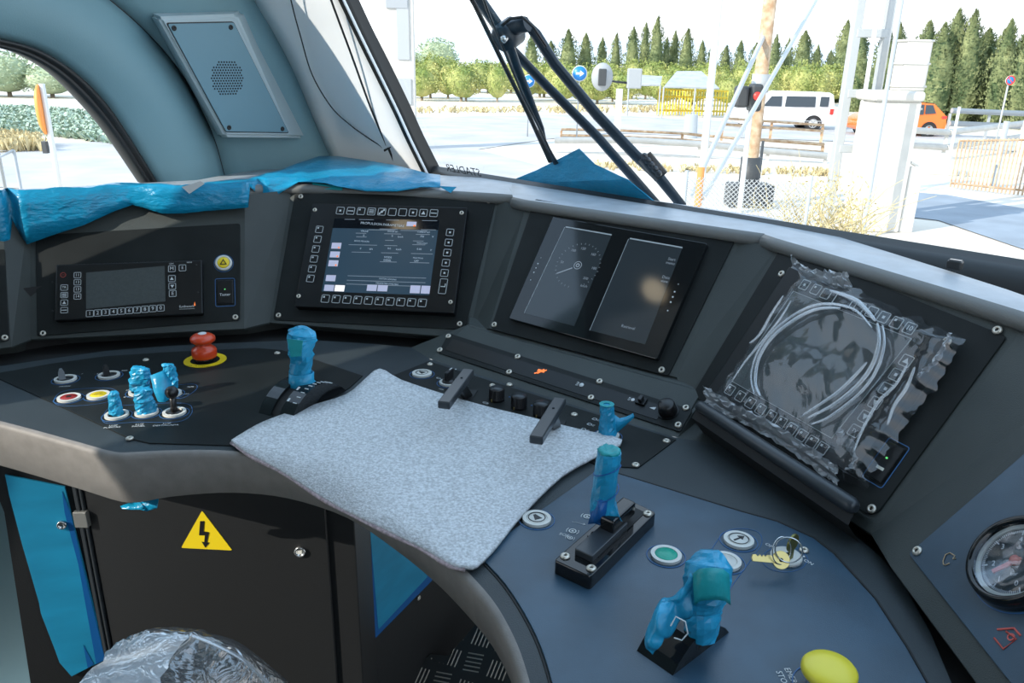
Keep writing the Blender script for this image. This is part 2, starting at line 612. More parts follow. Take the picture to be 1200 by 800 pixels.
struct(mb.build('wall_left', 'trim', solid=0.006))
mb = MB()
mb.grid(blend(dense([p + PL.n * -0.004 for p in rb]), dense(rc), 6, 0.012, PL.n))
struct(mb.build('wall_left_front', 'trim', solid=0.006))
mb = MB()
mb.grid(blend(dense(rc), dense(rd), 6, -0.006, (PL.n + PW.n).normalized()))
struct(mb.build('wall_pillar', 'trim_light', solid=0.006))
mb = MB()
mb.tube([p + PL.n * 0.001 for p in dense(rb)], 0.0028, 8)
struct(mb.build('trim_1', 'rubber'))
_lo = [rb[0].lerp(rc[0], .5), rc[0], rd[0], re_[0]]  # wall left open beyond this, so sunlight reaches the pillar
_hi = [p + (PL.v if i < 2 else PW.v) * ((ZC_ - p.z) / (PL.v.z if i < 2 else PW.v.z)) for i, p in enumerate(_lo)]
mb = MB()
mb.grid([_lo, [a.lerp(b, .5) for a, b in zip(_lo, _hi)], _hi])
struct(mb.build('wall_left_upper', 'trim', solid=0.006))
# window seals
ri = [PL.hit(*p, 0.0) for p in rowI]
A2, I2 = dense(ra), dense(ri)
mb = MB()
mb.grid([[a + PL.n * w for a, w in ((A2[i].lerp(I2[i], t), w) for i in range(len(A2)))] for t, w in
         ((0, -.01), (0.05, .010), (.4, .012), (.5, .002), (.6, .010), (.95, .008), (1, -.03))])
struct(mb.build('trim_2', 'rubber'))
mb = MB()
D2, E2 = dense(rd), dense(re_)
mb.grid([[D2[i].lerp(E2[i], t) + PW.n * w for i in range(len(D2))] for t, w in ((0, -.01), (0.08, .012), (.5, .016), (.92, .012), (1, -.02))])
struct(mb.build('trim_3', 'rubber'))
# panes
mb = MB()
pane = [PL.hit(*p, -0.02) for p in rowI] + [PL.hit(171, 262, -0.02), PL.hit(-120, 300, -0.02)]
mb.raw([tuple(p) for p in pane], [tuple(range(len(pane)))])
w1 = struct(mb.build('window_1', 'glass'))
mb = MB()
u1 = 1.55
lft = [PW.hit(*p, -0.012) for p in (rowE[1], rowE[-1])]
pp = [lft[1], PW.pt(u1, -0.02, -0.012), PW.pt(u1, 1.12, -0.012), PW.pt(PW.uv(*rowE[1])[0] - .25, 1.12, -0.012), lft[0]]
mb.raw([tuple(p) for p in pp], [(0, 1, 2, 3, 4)])
w2 = struct(mb.build('window_2', 'glass'))
# seal under the windscreen
mb = MB()
sp = [PW.pt(u, -0.004, 0.0) for u in (-0.03, .3, .6, .9, 1.2, 1.5)]
mb.grid([[p + PW.u * 0 + V((0, 0, z)) + PW.n * w for p in sp] for z, w in ((-.05, .03), (0.0, .022), (.012, .008), (.014, -.014), (-.05, -.03))])
struct(mb.build('trim_4', 'rubber'))
# outer nose below the glass
mb = MB()
mb.grid([[PW.pt(u, -0.02, -0.02) for u in (-.3, .4, 1.6)], [PW.pt(u, -0.16, -0.10) for u in (-.3, .4, 1.6)], [PW.pt(u, -1.3, -.35) for u in (-.3, .4, 1.6)]])
struct(mb.build('wall_nose', M['ledge'], solid=0.01))

# ceiling, floor, rear, sides (outside the picture, they shade the desk)
ZC = 2.02
fa = PL.pt(-0.75, (ZC - PL.o.z) / PL.v.z)
fb = PL.pt(0.45, (ZC - PL.o.z) / PL.v.z)
fc = PW.pt(-.1, (ZC - PW.o.z) / PW.v.z)
fd = PW.pt(1.5, (ZC - PW.o.z) / PW.v.z)
back = -AX
br = fd + back * 1.9
bl = fa + back * 1.7
def slab(name, pts, m, th=0.03):
    b = MB()
    b.raw([tuple(p) for p in pts], [tuple(range(len(pts)))])
    return struct(b.build(name, m, solid=th))
slab('ceiling', [fa, fb, fc, fd, br, bl], M['ceil'])
slab('ceiling_reflection_panel', [V((-1.02, .80, 2.0)), V((-.90, .92, 2.0)), V((-.30, .80, 2.0)), V((-.05, .1, 2.0)), V((-.5, -.6, 2.0)), V((-1.5, -.1, 2.0))], M['trim_light'], .012)  # pale panel out of view, added for the bright patch mirrored in the screens
lamp = thing('ceiling_lamp', 'small round warm lamp under the cab ceiling', 'lamp', Matrix.Translation((-.63, .93, 2.0)))
_b = MB(); _b.lathe([(0, 0), (.055, 0), (.055, -.012), (.045, -.018), (.040, -.014), (0, -.014)], 28); _b.build('housing', 'chrome', lamp)
_b = MB(); _b.lathe([(0, -.014), (.040, -.014), (.036, -.020), (0, -.022)], 28); _b.build('lens', 'lamp', lamp)
def dn(p, z):
    return V((p.x, p.y, z))
slab('wall_back', [dn(bl, 0.0), dn(br, 0.0), br, bl], M['ceil'])
slab('floor', [dn(fa, 0.0), dn(fb, 0.0) , PL.at_z(0.9, 0.0), PW.at_z(0, 0.0), PW.at_z(1.6, 0.0), dn(br, 0.0), dn(bl, 0.0)], M['floor'])
# left side: solid up to the sill, the open cab door behind; unseen pieces sized to steer the sun
sill = 0.98
pa = PL.at_z(-0.40, sill)
slab('wall_left_lower', [PL.at_z(-0.53, 0.0), PL.at_z(0.62, 0.0), PL.at_z(0.62, sill), PL.at_z(-0.53, sill)], M['trim'])
slab('wall_left_rear', [PL.at_z(-2.15, 0.0), PL.at_z(-2.4, 0.0), PL.at_z(-2.4, ZC), PL.at_z(-2.15, ZC)], M['trim'])
slab('wall_left_header', [PL.at_z(-1.2, 1.64), PL.at_z(-2.15, 1.64), PL.at_z(-2.15, ZC), PL.at_z(-1.2, ZC)], M['trim'])
slab('wall_left_mid', [PL.at_z(-0.52, 0.0), PL.at_z(-1.2, 0.0), PL.at_z(-1.2, ZC), PL.at_z(-0.52, ZC)], M['trim'])
# right side: solid up to the sill, window above
r0, r1 = PW.at_z(1.5, ZC), br
slab('wall_right', [dn(r0, 0.0), dn(r1, 0.0), dn(r1, .98), dn(r0, .98)], M['trim'])
slab('wall_right_rear', [dn(r0.lerp(r1, .55), .98), dn(r1, .98), r1, r0.lerp(r1, .55)], M['trim'])

# ================================================================== THE DRIVER'S DESK
desk = thing('control_desk', 'curved dark grey plastic driving desk with raised instrument wall wrapped round the driver', 'control desk', Matrix.Identity(4))
front_px = [(-100, 472), (0, 497), (70, 516), (115, 529), (135, 533), (158, 532.5), (200, 530.5), (265, 531), (330, 541), (400, 566),
            (455, 600), (500, 634), (532, 664), (568, 704), (592, 746), (607, 788), (618, 840), (626, 940)]
curb_px = [(-100, 447), (0, 429), (60, 420), (125, 411), (200, 405), (260, 402), (360, 398), (440, 403), (482, 407)]
curb2_px = [(844, 521), (905, 560), (1000, 625), (1032, 652), (1062, 690), (1090, 740), (1115, 800), (1150, 900), (1180, 1000)]
ZD = 0.80
PSb0, PSb1 = onz(505, 421, ZD), onz(790, 512, ZD)
fr = smooth_path([onz(x, y, ZD) for x, y in front_px[:4]], 3)[:-1] + smooth_path([onz(x, y, ZD) for x, y in front_px[3:]], 4)
frp = []
for i, p in enumerate(fr):
    t = (fr[min(i + 1, len(fr) - 1)] - fr[max(i - 1, 0)]).normalized()
    frp.append(V((-t.y, t.x, 0)))       # inward (away from the driver)
for _ in range(2):
    frp = [(frp[max(i - 1, 0)] + frp[i] + frp[min(i + 1, len(frp) - 1)]).normalized() for i in range(len(frp))]
top_in = [p + q * 0.007 for p, q in zip(fr, frp)]
back_edge = [onz(x, y, ZD) for x, y in curb_px] + [PSb0, PSb1] + [onz(x, y, ZD) for x, y in curb2_px]
mb = MB()
out = top_in + back_edge[::-1]
mb.raw([tuple(p) for p in out], [tuple(range(len(out)))])
bmesh.ops.triangulate(mb.bm, faces=mb.bm.faces[:])
bmesh.ops.recalc_face_normals(mb.bm, faces=mb.bm.faces[:])
mb.build('worktop', 'desk', desk)
mb = MB()
n = len(fr)
rows = []
for ins, dz in ((0.007, 0), (0.0035, -.0007), (0.001, -.003), (0.0, -.007), (0.002, -.02), (0.006, -1.0), (0.012, -1.05), (0.022, -1.08), (0.10, -1.08)):
    r = []
    for i, (p, q) in enumerate(zip(fr, frp)):
        s = i / (n - 1)
        h = 0.068 if s < .25 else 0.068 - 0.020 * min(1, (s - .25) / .25)
        z = dz if dz > -.5 else dz * h
        r.append(p + q * ins + V((0, 0, z)))
    rows.append(r)
mb.grid(rows)
mb.build('apron', 'apron', desk)
# recess under the instrument wall, its shade put in as a black strip
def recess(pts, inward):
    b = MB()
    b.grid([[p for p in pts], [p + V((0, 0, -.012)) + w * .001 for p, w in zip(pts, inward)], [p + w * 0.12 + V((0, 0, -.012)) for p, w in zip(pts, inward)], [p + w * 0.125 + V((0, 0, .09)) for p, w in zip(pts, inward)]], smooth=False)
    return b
e1 = [onz(x, y, ZD) for x, y in curb_px + [(545, 395), (640, 425)]]
w1 = [V((0.0, 1, 0))] * len(e1)
recess(e1, w1).build('recess_shade', 'recess', desk)
e2 = [onz(x, y, ZD) for x, y in [(800, 500)] + curb2_px]
recess(e2, [V((.7, .7, 0))] + [V((.92, .38, 0))] * 2 + [V((.95, .3, 0))] * 7).build('recess_shade', 'recess', desk)

# instrument wall
colspec = [(PF, (-70, 412), (-70, 293)), (PF, (13, 403), (7, 285)), (PA, (36, 396), (34, 275)), (PA, (286, 378), (288, 258)),
           (PB, (316, 377), (342, 221)), (PB, (550, 391), (585, 229)), (PC, (572, 387), (621, 232)), (PC, (792, 445), (870, 276)),
           (PD, (808, 465), (912, 288)), (PD, (1031, 612), (1193, 392)), (PE, (1060, 650), (1190, 522))]
outer_px = [(-70, 222), (0, 223), (30, 221), (230, 211), (340, 197), (560, 208), (620, 214), (850, 247), (930, 262), (1180, 339), (1262, 372)]
bot, top, nh = [], [], []
for P, b_, t_ in colspec:
    ub, ut = P.uv(*b_)[0], P.uv(*t_)[0]
    zb = {PC: 0.842}.get(P, 0.812)
    bot.append(P.at_z(ub, zb))
    top.append(P.at_z(ut, ZT))
    nh.append(V((P.n.x, P.n.y, 0)).normalized())
bot.append(PE.at_z(0.45, .812)); top.append(PE.at_z(0.47, ZT)); nh.append(nh[-1])
outer = [onz(x, y, 1.03) for x, y in outer_px] + [PE.at_z(.47, 1.03) + V((.16, 0, 0))]
mb = MB()
lip = [p - q * 0.05 + V((0, 0, 0.004)) for p, q in zip(bot, nh)]
lip2 = [p - q * 0.055 + V((0, 0, -0.03)) for p, q in zip(bot, nh)]
tops = [t + V((0, 0, 0)) for t in top]
mb.grid([lip2, lip, [b - q * .004 for b, q in zip(bot, nh)], [b + (t - b) * .015 for b, t in zip(bot, tops)], tops], smooth=False)
mb.build('instrument_wall', 'wallp', desk)
# ledge on top, rounded rim in front
def chain(pts, n=4):
    o = []
    for i in range(len(pts) - 1):
        o += [pts[i].lerp(pts[i + 1], k / n) for k in range(n)]
    return o + [pts[-1]]
tt = smooth_path(top[:4], 3)[:-1] + smooth_path(top[3:], 4)
nn = smooth_path(nh[:4], 3)[:-1] + smooth_path(nh[3:], 4)
oo = smooth_path(outer[:4], 3)[:-1] + smooth_path(outer[3:], 4)
mb = MB()
mb.grid([[p + q * a + V((0, 0, z)) for p, q in zip(tt, nn)] for a, z in ((-.012, -.006), (.004, -.007), (.009, -.003), (.010, .003), (.007, .009), (.001, .012))])
mb.build('ledge_rim', 'rim', desk)
mb = MB()
mb.grid([[p + q * .001 + V((0, 0, .012)) for p, q in zip(tt, nn)], [p.lerp(o, .5) + V((0, 0, .008)) for p, o in zip(tt, oo)], oo,
         [o + V((0, 0, -.08)) for o in oo]])
mb.build('top_ledge', 'ledge', desk)

# sloping block below the twin display
T1 = PB.at_z(PB.uv(552, 392)[0] + .004, .812) - V((0, -.02, 0))
T2, T3 = PC.hit(548, 380), PC.hit(826, 466)
T2.z = T3.z = 0.842
P1, P4 = onz(482, 407, ZD), onz(844, 521, ZD)
T4 = PD.at_z(0.012, .812) + V((.03, .02, 0))
mb = MB()
mb.raw([P1, PSb0, PSb1, P4, T4, T3, T2, T1, T2 + V((0, .06, .004)), T3 + V((.05, .05, .004))],
       [(0, 1, 6, 7), (1, 2, 5, 6), (2, 3, 4, 5), (6, 5, 9, 8)])
bmesh.ops.bevel(mb.bm, geom=[e for e in mb.bm.edges if not e.is_boundary], offset=0.004, segments=2, affect='EDGES')
mb.build('sloping_block', 'wallp', desk)
sang = math.degrees(math.atan2((PSb1 - PSb0).y, (PSb1 - PSb0).x))
_t = T2 - PSb0
_u = (PSb1 - PSb0).normalized()
_dback = (_t - _u * _t.dot(_u))
PS = Plane(PSb0, sang, math.degrees(math.atan2(V((_dback.x, _dback.y)).length, _dback.z)))
print('strip slope phi', PS and math.degrees(math.acos(PS.v.z)), 'C', sang)

def plate_on(P, px, z0, z1, name, m, parent, r=.004, bev=.0006, lbl=None):
    q = [P.uv(x, y) for x, y in px]
    b = MB()
    b.poly(rquad(q, r), z0, z1, bev)
    o = b.build(name, m, parent, parent.matrix_world.inverted() @ P.mat())
    return o
def screw_mb(r=.0048):
    b = MB()
    b.lathe([(0, 0), (r, 0), (r, .0012), (r * .75, .0024), (r * .45, .0026), (r * .42, .0012), (0, .0012)], 16)
    b.mi = 1
    b.cyl(r * .42, .0011, .0014, 6)
    return b
_screw = None
def screw_at(parent, m, name='screw'):
    global _screw
    if _screw is None:
        o = screw_mb().build(name, ['screw', 'black'])
        _screw = o
    else:
        o = _screw.copy()
        COL.objects.link(o)
        o.name = name
    o.parent = parent
    o.matrix_local = m
    return o
def local(P, root, u, v, w=0, rot=0):
    return root.matrix_world.inverted() @ P.mat(u, v, w, rot)

# the deck plates on the worktop
PT = Plane(V((0, 0, ZD)), 0, 90)          # level: u = x, v = y
lp = thing('control_plate', 'black control plate set into the left wing of the desk under the wrapped switches', 'panel', PT.mat(0, 0))
q = [PT.uv(x, y) for x, y in [(-100, 424), (0, 445), (78, 480), (153, 515), (175, 520), (275, 523), (330, 500), (410, 450), (425, 440), (372, 422), (330, 410), (300, 407.5), (220, 411), (60, 426), (0, 437), (-100, 452)]]
q = [PT.uv(x, y) for x, y in [(-100, 420), (0, 445), (78, 480), (153, 515), (175, 520), (275, 523), (330, 500), (410, 455), (425, 441), (372, 423), (330, 411), (300, 408.5), (220, 412), (125, 418), (60, 427), (0, 437.5), (-100, 416)][:-1]]
mb = MB(); mb.poly(q, 0.0002, .0016, .0004)
lp.matrix_world = Matrix.Identity(4)
mb.build('plate', 'plate', lp, PT.mat())
for x, y in ((152, 514), (171, 422), (325, 414)):
    screw_at(lp, flat(x, y, ZD + .0014))
cp = thing('control_plate', 'black trapezoid control plate carrying two T handles and three round knobs', 'panel', Matrix.Identity(4))
mb = MB(); mb.poly([PT.uv(x, y) for x, y in [(455, 443), (700, 546), (748, 549), (792, 516), (502, 424)]], .0002, .0016, .0004)
mb.build('plate', 'plate', cp, PT.mat())
for x, y in ((504, 427), (673, 486), (781, 517), (745, 545), (597, 451), (577, 452)):
    screw_at(cp, flat(x, y, ZD + .0014))
rp = thing('control_plate', 'large sky tinted satin black plate filling the right wing of the desk', 'panel', Matrix.Identity(4))
mb = MB(); mb.poly([tuple(p)[:2] for p in smooth_path([onz(x, y, ZD) for x, y in [(560, 652), (592, 686), (622, 734), (642, 784), (656, 850), (668, 960)]], 4)]
         + [PT.uv(x, y) for x, y in [(1190, 1000), (1140, 900), (1095, 820), (1061, 760), (1024, 703), (975, 650), (952, 632), (910, 613), (867, 601), (722, 556), (700, 552)]], .0002, .0022, .0006)
mb.build('plate', 'plate_sky_tint', rp, PT.mat())
mb = MB(); mb.tube([p + V((0, 0, .0)) for p in smooth_path([onz(x, y, ZD) for x, y in [(559, 653), (590, 686.5), (620, 734.5), (640, 785), (654, 850), (665, 960)]], 4)], .0012, 6)
mb.tube([onz(x, y, ZD) for x, y in [(1194, 1000), (1144, 900), (1098, 819), (1064, 759), (1027, 702), (978, 648), (954, 630), (911, 611), (868, 599), (722, 554), (700, 550)]], .0012, 6)
mb.build('groove', 'recess', rp)

# ================================================================== INSTRUMENT PANELS
def outline(x0, x1, y0, y1, t=.0006, r=.001):
    return rrect(x0, x1, y0, y1, r, 2), rrect(x0 + t, x1 - t, y0 + t, y1 - t, max(r - t, .0003), 2)

def key(root, P, u, v, w, sz, mark=None, h=None, skew=0.0, body='bezel'):
    h = h or sz
    b = MB()
    b.box(-sz * .6, sz * .6, -h * .6, h * .6, 0, .0008, .0003, 1)
    b.mi = 1
    o, i = outline(-sz / 2, sz / 2, -h / 2, h / 2, sz * .075, sz * .14)
    b.frame(o, i, .0008, .0012)
    if mark:
        b.mi = 2
        mark(b, sz)
    return b.build('key', [body, 'legend', 'white'], root, local(P, root, u, v, w))

def mk_text(t, k=.55):
    return lambda b, s: b.text(t, s * k, 0, 0, .0014)
def mk_corner(b, s):
    b.poly([(-s * .3, s * .1), (-s * .1, s * .1), (-s * .1, s * .3), (-s * .3, s * .3)], .0009, .0013)
def mk_tri(up=1):
    return lambda b, s: b.poly([(-s * .25, -s * .2 * up), (s * .25, -s * .2 * up), (0, s * .25 * up)][::up], .0009, .0013)
def mk_dot(b, s):
    b.poly([(-s * .12, -s * .12), (s * .12, -s * .12), (s * .12, s * .12), (-s * .12, s * .12)], .0009, .0013)
def mk_lines(b, s):
    for k in (-1, 0, 1):
        b.poly([(-s * .3, k * s * .2 - s * .04), (s * .3, k * s * .2 - s * .04), (s * .3, k * s * .2 + s * .04), (-s * .3, k * s * .2 + s * .04)], .0009, .0013)
def mk_wrench(b, s):
    b.bar((-s * .25, -s * .25, .0011), (s * .25, s * .25, .0011), s * .12, .0004)
    b.ring(s * .06, s * .16, .0009, .0013, 10)
    for q in (-1, 1):
        b.poly([(q * s * .25 + s * .13 * math.cos(a), q * s * .25 + s * .13 * math.sin(a)) for a in (0, 1.05, 2.1, 3.14, 4.2, 5.2)], .0009, .0013)
def mk_dash(b, s):
    b.poly([(-s * .35, -s * .05), (s * .35, -s * .05), (s * .35, s * .05), (-s * .35, s * .05)], .0009, .0013)
def mk_enter(b, s):
    b.poly([(-s * .3, -s * .1), (s * .3, -s * .1), (s * .3, 0), (-s * .3, 0)], .0009, .0013)
    b.poly([(s * .2, -s * .1), (s * .3, -s * .1), (s * .3, s * .35), (s * .2, s * .35)], .0009, .0013)

def panel_root(name, P, label, cat):
    return thing(name, label, cat, P.mat())

def screws_px(root, P, pts, w=.002):
    for x, y in pts:
        u, v = P.uv(x, y)
        screw_at(root, local(P, root, u, v, w))

def quad_uv(P, px, off=0.0):
    return [P.uv(x, y, off) for x, y in px]

def lerp_px(a, b, n):
    return [(a[0] + (b[0] - a[0]) * k / (n - 1), a[1] + (b[1] - a[1]) * k / (n - 1)) for k in range(n)]

# ---- far left blank panel, cut by the picture edge
r = panel_root('instrument_panel', PF, 'narrow blank black panel at the far left end of the instrument wall', 'panel')
plate_on(PF, [(-65, 415), (11, 399), (6, 292), (-68, 300)], .0, .002, 'plate', 'plate', r)
screws_px(r, PF, [(6, 396)])

# ---- train radio panel
r = panel_root('radio_panel', PA, 'black panel with train radio keypad and yellow triangle button on left of instrument wall', 'radio')
plate_on(PA, [(44, 394), (281.5, 375.5), (281.5, 262), (42, 276)], .0, .002, 'plate', 'plate', r, .005)
screws_px(r, PA, [(51, 391), (276, 372)])
q = quad_uv(PA, [(66, 376), (238, 361), (236, 301.5), (66, 314)], .012)
mb = MB()
x0 = min(p[0] for p in q); x1 = max(p[0] for p in q); y0 = min(p[1] for p in q); y1 = (q[2][1] + q[3][1]) / 2
mb.box(x0, x1, y0, y1, .002, .014, .002)
ro = mb.build('radio_unit', 'bezel', r, local(PA, r, 0, 0))
W = .0142
q = quad_uv(PA, [(101, 362), (194, 353), (193, 311.5), (101, 319.5)], W)
mb = MB(); mb.poly(rquad(q, .001), W, W + .0004)
mb.build('screen', 'screen_off', r, local(PA, r, 0, 0))
KS = .0125
for i, (x, y) in enumerate(lerp_px((105.5, 367.5), (188.5, 361), 10)):
    u, v = PA.uv(x, y, W); key(r, PA, u, v, W, KS * .92, mk_text(str((i + 1) % 10), .75))
for t, (x, y) in zip(('11', '12', '13', '14'), lerp_px((91, 322.5), (91, 347.5), 4)):
    u, v = PA.uv(x, y, W); key(r, PA, u, v, W, KS * .88, mk_text(t, .6), KS * .8)
for m_, (x, y) in zip((mk_text('TR', .5), mk_lines, mk_tri(1), mk_dash), lerp_px((75.5, 337), (75.5, 363.5), 4)):
    u, v = PA.uv(x, y, W); key(r, PA, u, v, W, KS * .88, m_, KS * .8)
for m_, (x, y) in zip((mk_text('M', .7), mk_text('E', .6), mk_tri(1), mk_tri(-1), mk_text('E', .7)), ((201.5, 315), (214, 314), (201.5, 326.5), (202, 335.5), (202.5, 344))):
    u, v = PA.uv(x, y, W); key(r, PA, u, v, W, KS * .92, m_)
mb = MB()
u, v = PA.uv(74, 322, W); mb.ring(.0034, .0044, W, W + .0004, 16)
mb.poly([(-.002, -.0003), (.002, -.0003), (.002, .0003), (-.002, .0003)], W, W + .0004)
mb.build('emblem', 'redprint', r, local(PA, r, u, v))
mb = MB()
u, v = PA.uv(219, 359, W); mb.text('funkwerk', .0062, u, v, W + .0006); mb.box(u - .012, u + .012, v - .0044, v - .0040, W, W + .0004)
u, v = PA.uv(201, 309, W); mb.text('GSM', .0035, u, v, W + .0004)
u, v = PA.uv(222, 307.5, W); mb.text('MESA', .0035, u, v, W + .0004)
mb.build('lettering', 'white', r, local(PA, r, 0, 0))
mb = MB(); u, v = PA.uv(228, 356, W); mb.poly([(u - .001, v - .003), (u + .0015, v - .003), (u + .0003, v + .004)], W, W + .0004)
mb.build('flame_mark', 'orange_px', r, local(PA, r, 0, 0))
for x, y in ((60, 329), (60, 363), (231, 312), (233, 344)):
    u, v = PA.uv(x, y, .008); mb = MB(); mb.cyl(.0015, 0, .0006, 10)
    mb.build('screw', 'rubber', r, local(PA, r, u, v, .0142 if x > 66 else .002))
u, v = PA.uv(262, 308, .004)
mb = MB(); mb.ring(.0152, .0160, .002, .0026); bl_ = mb.build('outline', 'blueline', r, local(PA, r, u, v))
mb = MB(); mb.lathe([(.0, .002), (.0140, .002), (.0140, .0045), (.0125, .0062), (.0105, .0066), (.010, .005), (0, .005)], 32)
bt = mb.build('push_button', 'ringw', r, local(PA, r, u, v))
mb = MB(); mb.lathe([(0, .005), (.0098, .005), (.0098, .0066), (.009, .0072), (0, .0074)], 28)
mb.mi = 1
tri = [V((-.0058, -.0042)), V((.0058, -.0042)), V((0, .0060))]
c_ = V((0, -.0008))
mb.frame([tuple(p) for p in tri], [tuple(c_ + (p - c_) * .62) for p in tri], .0072, .0082)
mb.build('lens', ['yellow', 'black'], bt, Matrix.Identity(4))
q = quad_uv(PA, [(252.5, 360), (276, 358), (275, 325), (252, 327)], .002)
cxu, cyv = sum(p[0] for p in q) / 4, sum(p[1] for p in q) / 4
hw, hh = (q[1][0] - q[0][0]) / 2, (q[3][1] - q[0][1]) / 2
def socket(root, P, cu, cv, hw, hh, txt=None, slot=False):
    b = MB()
    o, i = outline(-hw, hw, -hh, hh, .0009, .003)
    b.frame(o, i, .002, .0026)
    a = b.build('outline', 'blueline', root, local(P, root, cu, cv))
    b = MB(); b.box(-hw * .82, hw * .82, -hh * .84, hh * .84, .002, .0048, .0015)
    if slot:
        b.mi = 1; b.box(-hw * .32, hw * .32, -hh * .32, -hh * .12, .0048, .0052)
        b.mi = 2; b.box(-hw * .30, hw * .36, -hh * .36, -hh * .24, .0052, .0056)
    s_ = b.build('usb_socket', ['bezel', 'hole', 'cream'], root, local(P, root, cu, cv))
    b = MB(); b.cyl(.0011, .0048, .0056, 12)
    b.build('indicator', 'gdark', s_, Matrix.Translation((hw * .0, hh * .18, 0)))
    if txt:
        b = MB(); b.text(txt, hw * .42, 0, -hh * .2, .0052)
        b.build('lettering', 'white', s_, Matrix.Identity(4))
socket(r, PA, cxu, cyv, hw, hh, 'Taster')

# ---- propulsion display
r = panel_root('display_panel', PB, 'lit display headed PROPULSION PARAMETERS in a black plate of square keys', 'display')
plate_on(PB, [(320.5, 375), (545, 386.5), (582, 231.5), (347, 221.5)], 0, .002, 'plate', 'plate', r, .006)
screws_px(r, PB, [(327, 370), (539, 380), (573, 236), (353, 231)])
W = .018
q = quad_uv(PB, [(345, 359), (532, 367), (548, 243), (366, 238)], W)
mb = MB(); mb.poly(rquad(q, .003), .002, W, .0012)
mb.build('bezel', 'bezel', r, local(PB, r, 0, 0))
for x, y in ((369, 246), (541, 249.5), (350, 347), (528, 354)):
    u, v = PB.uv(x, y, W)
    o = screw_at(r, local(PB, r, u, v, W)); o.scale = (.8, .8, .8)
sq = quad_uv(PB, [(377, 341.5), (503, 346), (515, 258), (392, 256)], W)
def bil(q, s, t):
    a = V(q[0]).lerp(V(q[1]), s); b = V(q[3]).lerp(V(q[2]), s)
    return a.lerp(b, t)
mb = MB(); mb.poly(sq, W, W + .0004)
sc = mb.build('screen', 'screen_glass', r, local(PB, r, 0, 0))
def sbox(b, s0, s1, t0, t1, w0, w1, q=sq):
    b.poly([tuple(bil(q, s0, t0)), tuple(bil(q, s1, t0)), tuple(bil(q, s1, t1)), tuple(bil(q, s0, t1))], w0, w1)
W1 = W + .0004
mb = MB(); sbox(mb, 0, 1, .865, 1, W1, W1 + .0002)
hb = mb.build('header_bar', 'screen_bar', sc)
mb = MB()
p = bil(sq, .47, .925); mb.text('PROPULSION PARAMETERS', .0066, p.x, p.y, W1 + .0004, rot=-.02)
mb.build('lettering', 'white', sc)
rnd = random.Random(4)
mb = MB()
for s0, s1, t in ((.24, .38, .99), (.1, .2, .99), (.45, .62, .865), (.5, .62, .99), (.84, .98, .99), (.84, .98, .865),
                  (.23, .33, .80), (.50, .66, .80), (.80, .93, .80), (.24, .34, .75), (.52, .60, .71), (.78, .88, .71),
                  (.18, .45, .64), (.52, .64, .64), (.78, .90, .66), (.22, .40, .54), (.50, .66, .54), (.78, .98, .54), (.50, .66, .42), (.78, .96, .42),
                  (.22, .95, .22), (.22, .95, .16), (.22, .90, .11), (.35, .60, .85), (.65, .9, .85)):
    sbox(mb, s0, s1, t - .003, t + .003, W1, W1 + .0003)
mb.build('screen_lines', 'faint', sc)
mb = MB()
for s, t, x_ in ((.31, .83, 'VALUE'), (.58, .83, 'POWER SET'), (.87, .83, 'CURRENT SET'), (.31, .77, '0'), (.58, .77, '0'), (.66, .76, 'km/h'), (.86, .77, '770'), (.96, .77, 'V'),
                 (.30, .69, 'BRAKE PRESSURE'), (.87, .68, 'MAIN VOLT'), (.30, .59, '0'), (.40, .585, 'kN'), (.57, .60, '0.0'), (.66, .59, 'km/h'),
                 (.85, .60, '0.00'), (.96, .59, 'V'), (.57, .48, 'MODE'), (.85, .48, 'TRACTION'), (.57, .44, 'DIESEL'), (.84, .44, 'OFF'), (.60, .19, 'MOTOR COOLING'), (.60, .13, 'PARAMETERS AVAILABLE')):
    p = bil(sq, s, t); mb.text(x_, .0048 if len(x_) < 7 else .0036, p.x, p.y, W1 + .0003)
mb.build('readings', 'line', sc)
def tiles(lst, m):
    for s0, s1, t0, t1 in lst:
        b = MB(); sbox(b, s0, s1, t0, t1, W1, W1 + .0006)
        t_ = b.build('screen_button', m, sc)
tiles([(.02, .11, .58, .66), (.02, .11, .46, .54), (.02, .11, .34, .42), (.02, .11, .14, .22), (.02, .11, .01, .09), (.42, .51, .03, .11), (.52, .61, .03, .11), (.82, .91, .02, .12), (.92, 1.0, .02, .12)], 'tile')
tiles([(.12, .21, .01, .09)], 'tile_on')
tiles([(.70, .79, .91, .97)], 'tile')
mb = MB()
for s0, s1, t0, t1 in ((.085, .10, .585, .605), (.085, .10, .465, .485), (.085, .10, .345, .365), (.765, .785, .905, .925)):
    sbox(mb, s0, s1, t0, t1, W1 + .0006, W1 + .0009)
mb.build('orange_marks', 'orange_px', sc)
KB = .0146
tops = lerp_px((399, 247), (508.5, 250), 10)
marks = [mk_dot, mk_dash, mk_corner, mk_lines, mk_wrench, None, None, mk_dot, mk_tri(1), mk_dash]
for m_, (x, y) in zip(marks, tops):
    u, v = PB.uv(x, y, W); key(r, PB, u, v, W, KB, m_)
for (x, y) in lerp_px((381.5, 350), (495, 355), 10):
    u, v = PB.uv(x, y, W); key(r, PB, u, v, W, KB, mk_corner)
for (x, y) in lerp_px((374.5, 269), (364, 326.5), 6):
    u, v = PB.uv(x, y, W); key(r, PB, u, v, W, KB * .93, mk_corner)
for (x, y) in lerp_px((527.5, 272.5), (521, 320), 5):
    u, v = PB.uv(x, y, W); key(r, PB, u, v, W, KB * .93, mk_dot)
u, v = PB.uv(519.3, 335.5, W); key(r, PB, u, v, W, KB * .93, mk_enter, KB * 1.9)

